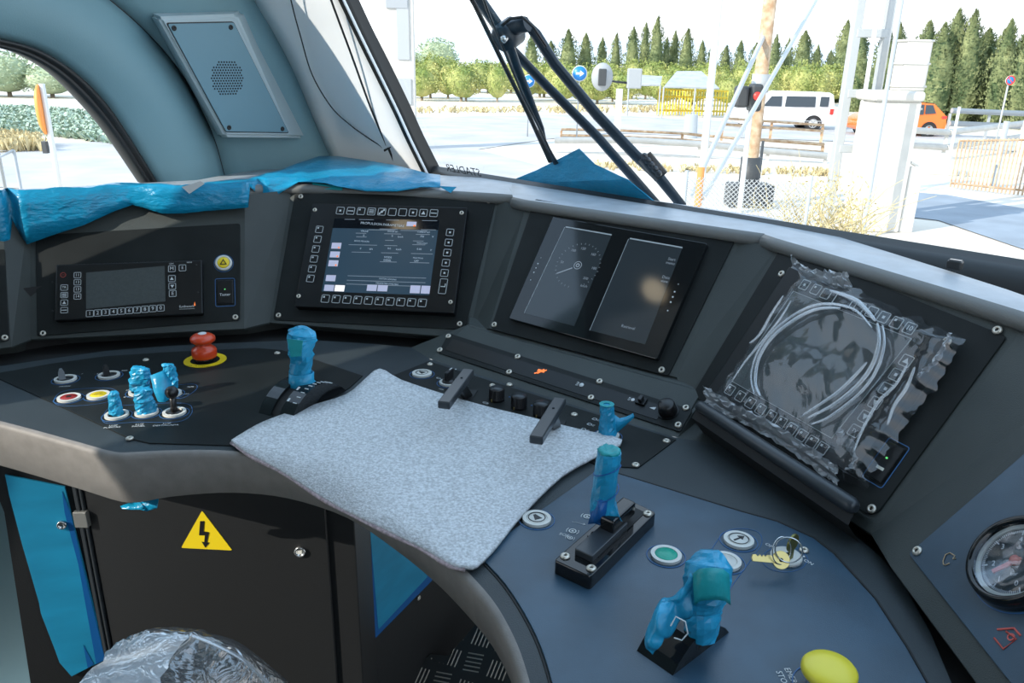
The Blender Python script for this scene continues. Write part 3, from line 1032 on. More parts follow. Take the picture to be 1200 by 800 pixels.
# ---- twin display
r = panel_root('display_panel', PC, 'twin portrait display with faint speed dial in a glossy black panel', 'display')
plate_on(PC, [(575.5, 386), (783.5, 441), (864, 277), (627, 233.5)], 0, .002, 'plate', 'plate', r, .006)
screws_px(r, PC, [(580, 381), (776, 434), (857, 276), (631, 239.5)])
W = .010
q = quad_uv(PC, [(596, 373), (770, 421), (829, 285), (648, 253.5)], W)
mb = MB(); mb.poly(rquad(q, .003), .002, W, .001)
mb.build('bezel', 'gloss', r, local(PC, r, 0, 0))
sl = quad_uv(PC, [(614.5, 367), (673, 382), (716.5, 276), (662, 266.5)], W)
sr = quad_uv(PC, [(691.5, 387), (756, 403.5), (799.5, 291), (737, 280)], W)
for q, nm in ((sl, 'left'), (sr, 'right')):
    mb = MB(); mb.poly(q, W, W + .0004)
    sc = mb.build('screen', 'screen_dual', r, local(PC, r, 0, 0))
    mb = MB(); sbox(mb, 0.02, 1, 1.0, 1.012, W, W + .0012, q); sbox(mb, -.008, 0.0, 0, 1, W, W + .0006, q)
    mb.build('edge_highlight', 'legend' , r, local(PC, r, 0, 0))
    if nm == 'left':
        c = bil(q, .60, .62)
        mb = MB(); mb.T = Matrix.Translation((c.x, c.y, W + .0005))
        mb.ring(.0058, .0068, 0, .0003, 24); mb.ring(.0018, .0034, 0, .0003, 14)
        mb.bar((-.0075, -.006, .0002), (-.030, -.020, .0002), .0018, .0003)
        for k in range(-4, 26):
            a = math.radians(225 - k * 11)
            if k % 1 == 0:
                mb.bar((.036 * math.cos(a), .036 * math.sin(a), .0001), (.0385 * math.cos(a), .0385 * math.sin(a), .0001), .0005, .0002)
        mb.build('speed_dial', 'faint', sc)
        mb = MB()
        for a, t in ((180, '50'), (128, '100'), (95, '120'), (50, '160'), (0, '180'), (-40, '200')):
            a = math.radians(a)
            mb.text(t, .006, c.x + .029 * math.cos(a), c.y + .029 * math.sin(a), W + .0007)
            p = bil(q, .88, .42); mb.text('km/h', .006, p.x, p.y, W + .0007)
        mb.build('lettering', 'faint', sc)
    else:
        mb = MB()
        for s, t, x_ in ((.90, .85, 'Start\nmenu'), (.92, .66, 'Data\nview'), (.62, .12, 'Retrieval')):
            p = bil(q, s, t); mb.text(x_, .0062, p.x, p.y, W + .0007)
        mb.build('lettering', 'faint', sc)
mb = MB()
for x, y, s_ in ((634, 302, .0006), (630.5, 309, .0013), (628.3, 314, .0011), (625.7, 319.3, .0012), (622, 328, .0008),
                 (795, 333, .0007), (790.6, 342, .0013), (788.5, 348, .0013), (786, 354, .0013), (782.5, 364, .0012)):
    u, v = PC.uv(x, y, W); old = mb.T; mb.T = Matrix.Translation((u, v, W)); mb.cyl(s_, 0, .0006, 10); mb.T = old
mb.build('touch_marks', 'white', r, local(PC, r, 0, 0))

# ---- bagged display
r = panel_root('display_panel', PD, 'switched off keypad display sealed in a crumpled clear plastic bag', 'display')
plate_on(PD, [(812, 463), (1018, 604), (1030, 601), (1181, 395), (917, 289)], 0, .002, 'plate', 'plate', r, .005)
screws_px(r, PD, [(919.5, 291.5), (1023, 597), (1170, 388)])
W = .016
q = quad_uv(PD, [(828, 458), (998, 556), (1110, 400), (925, 312)], W)
mb = MB(); mb.poly(rquad(q, .003), .002, W, .0012)
mb.build('bezel', 'bezel', r, local(PD, r, 0, 0))
for x, y in ((915, 320), (1109, 399)):
    u, v = PD.uv(x, y, .004); screw_at(r, local(PD, r, u, v, .002))
sq = quad_uv(PD, [(858, 447), (975, 514), (1069, 397), (930, 341)], W)
mb = MB(); mb.poly(sq, W, W + .0005); mb.build('screen', 'screen_off', r, local(PD, r, 0, 0))
mb = MB()
mb.frame(sq, [tuple(V(p) + (V((sum(a[0] for a in sq) / 4, sum(a[1] for a in sq) / 4)) - V(p)) * .008) for p in sq], W, W + .0009)
mb.build('screen_edge', 'legend', r, local(PD, r, 0, 0))
KD = .0135
for i, (x, y) in enumerate(((943.5, 334), (956.5, 339.5), (968.5, 344.5), (988, 353), (1007.5, 360.5), (1022, 366), (1036, 372), (1051, 378.5), (1066.5, 385))):
    u, v = PD.uv(x, y, W)
    if i == 3:
        b = MB(); o_, i_ = outline(-.0128, .0128, -KD / 2, KD / 2, .001, .0015); b.box(-.0135, .0135, -.007, .007, 0, .0008); b.mi = 1; b.frame(o_, i_, .0008, .0013)
        b.build('key', ['bezel', 'white'], r, local(PD, r, u, v, W))
    else:
        key(r, PD, u, v, W, KD, (mk_dot, mk_corner, None)[i % 3] if i != 8 else mk_text('10', .6))
for (x, y) in lerp_px((856, 457), (964, 525.5), 10):
    u, v = PD.uv(x, y, W); key(r, PD, u, v, W, KD, mk_corner)
for i, (x, y) in enumerate(lerp_px((1062.5, 423), (1002, 505), 6)):
    u, v = PD.uv(x, y, W); key(r, PD, u, v, W, KD, (mk_tri(1), mk_dot, mk_dot, mk_tri(-1), mk_tri(-1), mk_text('TV', .4))[i])
q = quad_uv(PD, [(1008, 558), (1032, 572.5), (1067, 524), (1043, 512)], .003)
c_ = (V(q[0]) + V(q[1]) + V(q[2]) + V(q[3])) / 4
socket(r, PD, c_.x, c_.y, (V(q[1]) - V(q[0])).length / 2, (V(q[3]) - V(q[0])).length / 2, None, True)

# the clear bag over it: crumpled sheet plus the round rim of the pad inside
bag = thing('plastic_bag', 'crumpled clear plastic bag taped over the display nearest the gauge', 'plastic bag', PD.mat())
bq = quad_uv(PD, [(820, 462), (1000, 566), (1122, 388), (932, 303)], .026)
mb = MB()
N = 56
rows = []
for i in range(N + 1):
    rw = []
    for j in range(N + 1):
        s, t = j / N, i / N
        p = bil(bq, s, t)
        e = min(s, 1 - s, t, 1 - t)
        edge = max(0, 1 - e * 9)
        ctr = min(1, e * 5)
        n1 = noise.noise(V((s * 4, t * 4, 1.3))) * .004 + abs(noise.noise(V((s * 9 + t * 4, t * 7, 4)))) * .007 * (1 - .75 * ctr) + noise.noise(V((s * 26, t * 26, 9))) * .0012 * (.1 + 3 * edge)
        jx = noise.noise(V((t * 14, 2.2 if s < .5 else 5.1, 0))) * .006 * (edge > 0)
        jy = noise.noise(V((s * 14, 7.2 if t < .5 else 9.1, 0))) * .006 * (edge > 0)
        w = .026 + n1 - .020 * max(0, 1 - e * 12)
        rw.append((p.x + jx, p.y + jy, max(w, .0035)))
    rows.append(rw)
mb.grid(rows)
mb.build('bag_sheet', 'bag', bag)
def foldline(px, r0, name='fold', m='fold', off=.033, fl=.5):
    pts = smooth_path([V((*PD.uv(x, y, off), off)) for x, y in px], 6)
    n = len(pts)
    b = MB(); b.tube(pts, [r0 * (.35 + .65 * math.sin(PI * min(1, max(0, k / (n - 1)))) ** .6) for k in range(n)], 8, fl)
    b.build(name, m, bag)
foldline([(891, 464), (885, 448), (889, 420), (905, 395), (930, 375), (958, 362), (985, 361)], .0032)
foldline([(884, 462), (880, 440), (888, 412), (906, 388), (935, 366), (965, 356), (1000, 362), (1022, 384)], .0022)
foldline([(1028, 378), (1030, 400), (1022, 428), (1004, 452), (975, 475), (945, 490)], .0030)
foldline([(1034, 380), (1036, 405), (1026, 436), (1006, 462), (972, 488), (950, 497)], .0022)
foldline([(1016, 424), (1000, 442), (978, 462), (938, 488)], .0026)
foldline([(927, 352), (915, 372), (893, 400), (872, 425), (858, 446)], .0020)
foldline([(918, 346), (905, 366), (890, 392), (878, 402)], .0022)
foldline([(972, 340), (1000, 350), (1014, 362), (1026, 376)], .0030)
foldline([(1064, 425), (1050, 450), (1030, 470), (1012, 500), (1000, 530)], .0022)
foldline([(1072, 430), (1062, 455), (1048, 475), (1040, 498)], .0024)
# crumpled hems top and bottom
def hem(px, wdt, seed, name='hem'):
    pts = smooth_path([V((*PD.uv(x, y, .012), .010)) for x, y in px], 10)
    rr = random.Random(seed)
    rows = []
    for k in range(7):
        rw = []
        for i, p in enumerate(pts):
            d = (pts[min(i + 1, len(pts) - 1)] - pts[max(i - 1, 0)]).normalized()
            pr = V((-d.y, d.x, 0))
            rw.append(p + pr * (wdt * (k / 6 - .5) * (1 + rr.uniform(-.25, .25))) + V((0, 0, rr.uniform(-.0025, .0045) + .018 * (k > 2) * (k / 6))))
        rows.append(rw)
    b = MB(); b.grid(rows, smooth=False)
    b.build(name, 'cloudy', bag)
hem([(830, 465), (865, 485), (905, 505), (950, 535), (985, 560)], .016, 2)
hem([(931, 310), (950, 325), (975, 330), (1000, 333)], .012, 5)
hem([(1117, 396), (1100, 425), (1080, 445)], .012, 7)
hem([(985, 520), (1002, 535), (996, 555)], .022, 9)

# padded document tray under the bagged display
tray = thing('document_rest', 'long black rounded rest bar running below the bagged display', 'rest', PD.mat())
pa_, pb_ = V((*PD.uv(818, 474, .03), .03)), V((*PD.uv(1004, 596, .03), .03))
mb = MB(); mb.tube([pa_ + (pb_ - pa_) * t for t in (0, .01, .03, .5, .97, .99, 1)], [.004, .0065, .0075, .008, .0085, .007, .004], 14)
mb.build('bar', 'handle', tray)
mb = MB()
a0, a1 = V((*PD.uv(822, 482, .02), .02)), V((*PD.uv(1004, 604, .02), .02))
mb.raw([pa_, pb_, V((pb_.x, pb_.y - .0, .002)), V((pa_.x, pa_.y, .002)), pa_ + V((0, -.018, -.004)), pb_ + V((0, -.018, -.004)), V((pb_.x, pb_.y - .028, -.012)), V((pa_.x, pa_.y - .028, -.012))],
       [(0, 1, 5, 4), (4, 5, 6, 7), (0, 3, 2, 1)])
mb.build('tray', 'recess', tray)  # black stands in for the darkness below the bar

# ---- gauge panel
r = panel_root('gauge_panel', PE, 'sky tinted black panel carrying the round pressure gauge at right edge', 'panel')
P0 = V(PE.uv(1066, 650))
mb = MB(); mb.poly(rquad([(P0.x, P0.y), (P0.x + .30, P0.y), (P0.x + .30, P0.y + .17), (P0.x, P0.y + .17)], .004), 0, .002, .0006)
mb.build('plate', 'plate_sky_tint', r)
screws_px(r, PE, [(1077, 647)])
mb = MB()
gc = V(PE.uv(1188, 655, .012))
e_ = [V(PE.uv(1134, 655, .012))]
GR = (gc - e_[0]).length
print('gauge radius', GR)
u0_, v0_ = PE.uv(1113, 657)
mb.T = Matrix.Translation((u0_, v0_, 0))
mb.tube([(.003, .004, .0026), (.002, .0065, .0026), (-.004, .005, .0026), (-.0055, .001, .0026), (-.002, -.004, .0026), (.001, -.0055, .0026), (.003, -.005, .0026), (.0045, -.001, .0026)], .0005, 6)
mb.tube([(.003, .0035, .0026), (.005, .0055, .0026)], .0005, 6)
mb.build('pictogram', 'gold', r)
mb = MB()
u0_, v0_ = PE.uv(1187, 748)
mb.T = Matrix.Translation((u0_, v0_, 0))
mb.tube([(-.012, -.004, .0024), (-.004, .006, .0024), (.004, .006, .0024)], .0009, 6)
mb.tube([(-.008, -.010, .0024), (.004, -.010, .0024), (.004, .002, .0024), (-.006, .0, .0024)], .0008, 6)
mb.ring(.002, .003, .002, .0026, 14)
mb.build('red_pictogram', 'pointer', r)
g = thing('pressure_gauge', 'round dial pressure gauge with red pointer and thick black bezel at right edge', 'gauge', PE.mat(gc.x, gc.y, .002))
mb = MB(); mb.lathe([(0, 0), (GR, 0), (GR, .008), (GR * .97, .013), (GR * .90, .0145), (GR * .84, .0125), (GR * .82, .006), (0, .006)], 64)
mb.build('bezel', 'gloss', g)
mb = MB(); mb.ring(GR * 1.03, GR * 1.05, 0, .0006, 64); mb.build('outline', 'blueline', g)
mb = MB(); mb.ring(GR * .74, GR * .83, .006, .0085, 64); mb.build('inner_ring', 'cream', g)
mb = MB(); mb.cyl(GR * .76, .0062, .0066, 48); dial = mb.build('dial', 'gaugeface', g)
mb = MB()
for k in range(0, 101):
    a = math.radians(285 - k * 3.3 + 0)
    big = k % 15 == 0
    mid = k % 5 == 0
    r0_, r1_ = GR * (.60 if big else (.64 if mid else .66)), GR * .72
    mb.bar((r0_ * math.cos(a), r0_ * math.sin(a), .0069), (r1_ * math.cos(a), r1_ * math.sin(a), .0069), .0010 if big else .0006, .0003)
for n_ in range(0, 6):
    a = math.radians(280 - n_ * 48)
    mb.text(str(n_), GR * .17, GR * .47 * math.cos(a), GR * .50 * math.sin(a), .0070, rot=0)
mb.text('bar', GR * .12, 0, -GR * .28, .0070)
mb.build('scale', 'white', dial)
dial.matrix_local = Matrix.Rotation(math.radians(44), 4, 'Z')
mb = MB(); mb.lathe([(0, .007), (.004, .007), (.004, .010), (0, .0102)], 16)
pts = [(-.46, -.02), (-.46, .02), (0.05, .012), (.05, -.012)]
mb.poly([(-GR * .50, -GR * .03), (-GR * .02, -GR * .05), (GR * .12, -GR * .02), (GR * .12, GR * .02), (-GR * .02, GR * .05), (-GR * .5, GR * .06)], .0072, .0084)
mb.build('pointer', 'pointer', g, Matrix.Rotation(math.radians(74), 4, 'Z'))
mb = MB(); mb.lathe([(0, .0122), (GR * .5, .0122), (GR * .83, .0110), (GR * .83, .0105), (0, .0115)], 48)
mb.build('glass', 'gaugeglass', g)

# ---- indicator strip on the sloping block
r = thing('indicator_strip', 'long narrow black indicator strip with tiny orange symbol below twin display', 'panel', PS.mat())
plate_on(PS, [(514, 414), (797, 507), (812, 481), (526, 391)], 0.0, .002, 'plate', 'plate', r, .004)
screws_px(r, PS, [(526, 395), (516, 411), (607, 419), (597, 437), (703, 448), (693, 467), (804, 479), (795, 499)])
mb = MB(); mb.poly(rquad(quad_uv(PS, [(522, 411), (770, 493), (780, 478), (531, 398)]), .001), .002, .0026)
mb.build('tinted_window', 'bezel', r)
mb = MB(); c_ = V(PS.uv(634, 437)); mb.T = Matrix.Translation((c_.x, c_.y, .0026)) @ Matrix.Diagonal((1.5, 1.5, 1, 1))
mb.bar((-.005, -.004, .0004), (.005, .004, .0004), .0014, .0006); mb.bar((-.004, .001, .0004), (.004, .0015, .0004), .0028, .0006); mb.bar((-.002, -.003, .0004), (.002, .004, .0004), .0016, .0006)
mb.build('orange_symbol', 'orange_px', r)
mb = MB()
def lampicon(b, x, y, P, s=1, w=.0028):
    c = V(P.uv(x, y)); old = b.T; b.T = Matrix.Translation((c.x, c.y, w)) @ Matrix.Diagonal((s, s, 1, 1))
    b.lathe([(0, 0), (.0035, 0), (.0035, .0005), (0, .0005)], 14)
    for k in (-1, 0, 1):
        b.bar((-.0085, k * .0028, .0002), (-.0048, k * .0022, .0002), .0009, .0004)
    b.T = old
lampicon(mb, 682, 452.5, PS)
lampicon(mb, 742, 470, PS, .8)
c = V(PS.uv(765, 479.5)); mb.poly([(c.x - .004, c.y - .0008), (c.x + .004, c.y - .002), (c.x + .004, c.y + .003)], .0026, .0031)
mb.build('pictograms', 'white', r)
sw = thing('rocker_switch', 'tiny black toggle beside the white lamp symbol on the indicator strip', 'switch', PS.mat(*PS.uv(752, 472), .0026))
mb = MB(); mb.box(-.007, .007, -.006, .006, 0, .003, .0008); mb.build('base', 'bezel', sw)
mb = MB(); mb.box(-.0025, .0025, -.004, .005, .003, .009, .001); mb.build('lever', 'black', sw)
kn = thing('rotary_control', 'black round dimmer knob at right end of the indicator strip', 'knob', PS.mat(*PS.uv(783, 483), .0026))
mb = MB(); mb.lathe([(0, 0), (.0125, 0), (.011, .014), (.0095, .016), (0, .0165)], 26); mb.build('cap', 'black', kn)
mb = MB(); mb.box(-.0104, -.006, -.0006, .0006, .0158, .0168); mb.build('pointer_line', 'bezel', kn)
mb = MB(); mb.ring(.0125, .0145, 0, .001); mb.build('collar', 'bezel', kn)

# ================================================================== CONTROLS ON THE DESK
def prot(x0, y0, x1, y1):
    d = onz(x1, y1, ZD) - onz(x0, y0, ZD)
    return math.degrees(math.atan2(d.y, d.x))
ZP = ZD + .0018
ZQ = ZD + .0024
RG = .0148

def ringed(b, r=RG, h=.0030):
    b.ring(r * .74, r, 0, h, 36)
def base_ring(root, r=RG, outline_r=None, m='ringw', h=.003):
    b = MB(); ringed(b, r, h); b.build('collar_ring', m, root)
    b = MB(); b.ring(r * 1.22, r * 1.27, 0, .0005, 36); b.build('printed_outline', 'blueline', root)

def light_button(name, label, x, y, lens, z=ZP, legend=None, r=RG, legend_mat='black', rot=0):
    t = thing(name, label, 'button', flat(x, y, z, rot))
    base_ring(t, r)
    b = MB(); b.lathe([(0, 0), (r * .74, 0), (r * .74, .0022), (r * .66, .0032), (0, .0034)], 32)
    b.mi = 1
    if legend:
        legend(b, r)
    b.build('lens', [lens, legend_mat], t)
    return t
def lg_text(s, k=.4):
    return lambda b, r: b.text(s, r * k, 0, 0, .0038)
def lg_sq(b, r):
    b.poly([(-r * .2, -r * .2), (r * .2, -r * .2), (r * .2, r * .2), (-r * .2, r * .2)], .0034, .0038)
def lg_arrow(b, r):
    b.bar((-r * .0, -r * .45, .0037), (0, r * .2, .0037), r * .12, .0006)
    b.poly([(-r * .25, r * .1), (r * .25, r * .1), (0, r * .5)], .0034, .0040)
    b.ring(r * .62, r * .66, .0033, .0038, 28)
def lg_horn(b, r):
    b.poly([(-r * .35, -r * .08), (r * .25, -r * .3), (r * .3, r * .25), (-r * .35, r * .1)], .0034, .0038)
    b.ring(r * .56, r * .62, .0034, .0038, 28)
light_button('indicator_button', 'round red lit button in grey ring on the left wing', 81, 467, 'redd', legend=lg_sq, rot=13)
light_button('indicator_button', 'round yellow lit button in grey ring beside the red one', 115.5, 464, 'yellow', legend=lg_text('LUZ\nFRENO', .32), rot=13)
light_button('push_button', 'pale grey push button at far left corner of the centre plate', 494.5, 438.5, 'ringw', legend=lg_horn, rot=-36)
light_button('push_button', 'pale grey round button half under the felt sheet corner', 629, 609, 'ringw', z=ZQ, legend=lg_horn, rot=-60)
light_button('indicator_button', 'round green lit button in grey ring on the right wing', 780.5, 651.5, 'green', z=ZQ, rot=-60)
light_button('push_button', 'pale grey button with a black arrow left of the keys', 865.5, 634, 'ringw', z=ZQ, legend=lg_arrow, rot=-60)
light_button('push_button', 'pale grey button half hidden behind the wrapped joystick', 850, 659, 'ringw', z=ZQ, rot=-60)

# small toggles with fin levers
def toggle(label, x, y, rot, m, tip):
    t = thing('toggle_switch', label, 'switch', flat(x, y, ZP, rot))
    base_ring(t)
    b = MB(); b.lathe([(0, 0), (RG * .72, 0), (RG * .66, .002), (RG * .3, .004), (0, .0045)], 28); b.build('boss', 'black', t)
    b = MB()
    b.grid([[(-.0045, -.006, .003), (.0045, -.006, .003), (.0045, .006, .003), (-.0045, .006, .003)],
            [(-.0040, -.005, .012), (.0040, -.005, .012), (.0040, .003, .012), (-.0040, .003, .012)],
            [(-.0018, -.004, .019), (.0018, -.004, .019), (.0018, 0, .019), (-.0018, 0, .019)]], smooth=False, close=True)
    b.raw([(-.0018, -.004, .019), (.0018, -.004, .019), (.0018, 0, .019), (-.0018, 0, .019)], [(0, 1, 2, 3)])
    b.build('lever', m, t, Matrix.Rotation(.4, 4, 'Z') @ Matrix.Translation(V(tip)))
    return t
gfin = mat('grey fin', (.16, .18, .20), .4)
toggle('fin toggle switch with grey lever at the far left of the left wing', 77, 445, 10, gfin, (-.004, 0, 0))
toggle('fin toggle switch with black lever behind the yellow button', 128, 440.5, 10, M['black'], (-.003, 0, 0))

# wrapped switches
def crumple(pts, rad, name_m='film2', seg=17, amp=.10, seed=0, flat_=1.0, rings=4):
    """skin of film round a lever: closed tube with folds"""
    P = smooth_path([V(p) for p in pts], rings)
    n = len(P)
    m = len(rad)
    b = MB()
    rr = []
    for i in range(n):
        t = i / (n - 1) * (m - 1)
        k = min(int(t), m - 2)
        rr.append(rad[k] + (rad[k + 1] - rad[k]) * (t - k))
    b.tube(P, rr, seg, flat_, smooth=False)
    for v in b.bm.verts:
        q = v.co * 60 + V((seed * 3.1, seed * 1.7, seed))
        d = noise.noise(q) * .8 + abs(noise.noise(q * 2.6)) * 1.0 + noise.noise(q * 6) * .5 - .35
        c = min(P, key=lambda p: (p - v.co).length)
        k = (v.co - c)
        if k.length > 1e-5:
            v.co += k.normalized() * d * amp * max(rad)
    return b
def wrapped(label, x, y, top, rad, seed, z=ZP, flat_=1.0, amp=.35, ring=True, cat='switch', name='wrapped_switch', rot=0, lean=0.0, tailpts=None, m='film2'):
    """lever wrapped in blue film standing at pixel x, y whose tip is seen at pixel `top`"""
    base = onz(x, y, z)
    r_ = ray(*top)
    tip = aty(top[0], top[1], base.y + lean)
    t = thing(name, label, cat, Matrix.Translation(base))
    if ring:
        base_ring(t)
    tp = tip - base
    d = tp.length
    b = crumple([(0, 0, .002), tp * .33, tp * .66, tp * .93, tp], rad, seed=seed, flat_=flat_, amp=amp)
    w = b.build('film_wrap', m, t)
    b = MB(); b.tube([(0, 0, .001), tuple(tp * .5)], .0035, 10); b.build('stem', 'black', t)
    return t, tp, w
t, tp, w = wrapped('short pale blue wrapped switch at front left of the left wing', 137, 487, (133, 458), [.0075, .0095, .0082, .0070, .004], 1, flat_=.7)
t, tp, w = wrapped('stubby blue wrapped switch standing between the front ring pair', 172, 484, (168, 455), [.0125, .0125, .0105, .0095, .006], 2)
t, tp, w = wrapped('squat wide blue wrapped switch rear left of the switch group', 164, 460, (164, 430), [.0125, .0135, .0135, .0130, .009], 3, flat_=.65)
t, tp, w = wrapped('taller blue wrapped switch with a folded wing beside the ball lever', 200, 462, (197, 426), [.0125, .0120, .0105, .0095, .006], 4, flat_=.7)
b = MB()
q0 = onz(203, 463, ZP)
def P_(x, y, Y): return aty(x, y, Y) - t.matrix_world.translation
Yq = q0.y - .012
b.grid([[P_(176, 440, Yq), P_(186, 436, Yq + .004), P_(196, 432, Yq + .012)], [P_(180, 458, Yq - .006), P_(189, 455, Yq - .003), P_(203, 455, Yq + .006)],
        [P_(185, 470, Yq - .010), P_(194, 474, Yq - .012), P_(203, 473, Yq)]])
b.build('film_wing', 'film2', t, solid=.0008)
t = thing('ball_lever', 'bare black ball topped lever at right of the wrapped switches', 'lever', flat(204.5, 484, ZP))
base_ring(t)
b = MB(); b.lathe([(0, 0), (RG * .72, 0), (RG * .5, .003), (0, .004)], 24); b.build('boss', 'black', t)
b = MB(); b.lathe([(0, .002), (.0052, .002), (.0042, .012), (.0038, .024), (0, .025)], 18); b.build('stem', 'black', t)
b = MB(); b.lathe([(.0085 * math.sin(PI * k / 12), .030 - .0085 * math.cos(PI * k / 12)) for k in range(13)], 22); b.build('ball', 'black', t)
# printed captions of the left wing
def print_on(parent, items, z, m='white', name='caption'):
    for s, x, y, size, rot in items:
        b = MB(); b.text(s, size, 0, 0, 0)
        b.build(name, m, parent, parent.matrix_world.inverted() @ flat(x, y, z, rot))
print_on(lp, [('LUZ\nPUPITRE', 132, 499.5, .0055, 12), ('LUZ\nPANEL', 163, 498, .0055, 10), ('LUZ\nDESTACADA', 195, 497, .0055, 8), ('HORN', 76, 452.5, .005, 10),
              ('- L', 63, 443, .005, 10), ('- F', 95, 438, .005, 10), ('- R', 113, 438, .005, 10), ('DES', 146, 434, .005, 10),
              ('DT', 151, 457, .006, 10), ('CT', 148, 465, .006, 10), ('/ON', 223, 453, .005, 8), ('/OFF', 217, 461.5, .005, 8)], ZP + .0002)
def outl(parent, pxs, z, m='blueline', r=.0004, name='printed_outline', closed=True):
    pts = smooth_path([onz(x, y, z) for x, y in pxs] + ([onz(*pxs[0], z)] if closed else []), 5)
    b = MB(); b.tube(pts, r, 5, .4, caps=False); b.build(name, m, parent)
outl(lp, [(62, 470), (72, 459), (100, 455), (130, 455), (138, 462), (125, 471), (95, 475), (70, 475)], ZP)
outl(lp, [(119, 490), (130, 477), (160, 474), (200, 472), (222, 474), (224, 485), (208, 494), (160, 494.5), (126, 496)], ZP)
outl(lp, [(206, 451), (228, 450), (230, 456), (215, 466), (206, 466)], ZP, closed=False)

# emergency stop
t = thing('emergency_stop_button', 'red double disc emergency stop button on a yellow ring', 'emergency stop', flat(240.5, 422, ZP))
b = MB(); b.ring(.0218, .0315, 0, .0008, 48); b.build('yellow_ring', 'yellow', t)
b = MB(); b.text('PARADA DE EMERGENCIA', .0052, 0, -.0268, .0010, sx=.9); b.build('lettering', 'black', t)
b = MB(); b.lathe([(0, 0), (.0135, 0), (.0135, .006), (0, .006)], 30); b.build('neck', 'black', t)
b = MB(); b.lathe([(0, .006), (.0178, .006), (.0186, .008), (.0188, .017), (.0172, .0205), (.0125, .0235), (.0112, .027), (.0125, .0300), (0, .0305)], 40); b.build('lower_collar', 'red', t)
b = MB(); b.lathe([(0, .0300), (.0150, .0300), (.0183, .0325), (.0188, .0355), (.0180, .0385), (.0140, .0418), (.0070, .0438), (0, .0444)], 40); b.build('mushroom_head', 'red', t)
b = MB(); b.lathe([(0, .0438), (.0066, .0434), (.0060, .0448), (0, .0452)], 24); b.build('white_cap', 'white', t)

# film wrapped drive lever with its quadrant
bs = onz(356, 470, ZP)
qd = thing('drive_lever', 'tall blue film wrapped drive lever on a black curved quadrant behind the felt', 'lever', Matrix.Translation(bs))
qa, qb = onz(330, 487, ZP), onz(394, 452, ZP)
ang = math.atan2((qb - qa).y, (qb - qa).x)
L = (qb - qa).length
QM = Matrix.Rotation(ang, 4, 'Z')
b = MB()
arc = [(-L / 2 + L * k / 14, .030 * math.sin(PI * (k / 14) ** .9) ** .8 if 0 < k < 14 else 0.0) for k in range(15)]
def slabarc(b, w0, w1, dz=0.0):
    vs = []
    for u, h in arc:
        vs += [(u, w0, 0), (u, w0, h + dz), (u, w1, h + dz), (u, w1, 0)]
    fs = []
    for k in range(14):
        a, c = 4 * k, 4 * (k + 1)
        fs += [(a, c, c + 1, a + 1), (a + 1, c + 1, c + 2, a + 2), (a + 2, c + 2, c + 3, a + 3)]
    b.raw(vs, fs)
slabarc(b, -.028, -.006); b.build('quadrant', 'gloss', qd, QM)
b = MB(); slabarc(b, .008, .028); b.build('quadrant', 'gloss', qd, QM)
b = MB(); slabarc(b, -.006, .008, -.005); b.build('slot', 'recess', qd, QM)
b = MB()
for k in range(2, 12):
    u, h = arc[k]; b.box(u - .0008, u + .0008, -.024, -.018, h, h + .0006)
u0, h0 = arc[2]; u1, h1 = arc[5]
b.bar((u0, -.009, h0 + .0004), (u1, -.009, h1 + .0006), .003, .0006)
b.build('scale_marks', 'white', qd, QM)
def rel(x, y, dy, root):
    return aty(x, y, root.matrix_world.translation.y + dy) - root.matrix_world.translation
pts = [rel(353, 450, 0, qd), rel(352, 440, 0, qd), rel(353, 420, 0, qd), rel(353, 400, 0, qd), rel(354, 390, 0, qd), rel(355, 383, 0, qd)]
b = crumple(pts, [.0145, .0145, .0160, .0195, .0185, .006], seed=7, amp=.22, flat_=.85)
fw_ = b.build('film_wrap', 'film2', qd)
b = MB()
rows = []
for k, (y, rx) in enumerate(((436, .016), (446, .017), (456, .020), (462, .0235))):
    c = rel(353, y, 0, qd)
    rows.append([c + V((rx * math.cos(a) * (1 + .15 * noise.noise(V((a * 2, k, 3)))) + .004 * (k > 1), rx * .8 * math.sin(a), (.008 * math.sin(a * 1 + .4) + .004 * noise.noise(V((a * 3, k, 1)))) * (k > 1)))
                 for a in [2 * PI * j / 24 for j in range(24)]])
b.grid(rows, close=True); b.build('film_skirt', 'film2', qd, solid=.0008)
b = MB()
sk = [rel(337, 397, -.0165, qd), rel(355, 399, -.021, qd), rel(353, 417, -.020, qd), rel(341, 418, -.017, qd)]
b.raw(sk, [(0, 1, 2, 3)]); b.build('teal_tape_patch', 'tealtape', qd, solid=.0012)
b = MB(); b.tube([(0, 0, 0), tuple(rel(353, 420, 0, qd))], .006, 12); b.build('stem', 'black', qd)

# felt sheet
felt_px = [(271, 517), (300, 499), (327, 488), (365, 476), (405, 463), (426, 446), (445, 433), (470, 446), (520, 463), (572, 478), (627, 491), (680, 504), (729, 517),
           (703, 533), (660, 557), (612, 604), (585, 637), (560, 663), (545, 665), (527, 661), (495, 642), (455, 622), (411, 600), (372, 578), (325, 549), (290, 531)]
ft = thing('felt_sheet', 'large light grey felt sheet laid across the desk front edge', 'felt sheet', Matrix.Translation((0, 0, 0)))
fp = smooth_path([onz(x, y, ZD + .006) for x, y in felt_px] + [onz(271, 517, ZD + .006)], 3)[:-1]
fp2 = [tuple(p)[:2] for p in fp]
b = bmesh.new()
vv = [b.verts.new((p[0], p[1], 0)) for p in fp2]
b.faces.new(vv)
bmesh.ops.triangulate(b, faces=b.faces[:])
bmesh.ops.subdivide_edges(b, edges=b.edges[:], cuts=3, use_grid_fill=True)
bmesh.ops.triangulate(b, faces=b.faces[:])
cent = V((sum(p[0] for p in fp2) / len(fp2), sum(p[1] for p in fp2) / len(fp2), 0))
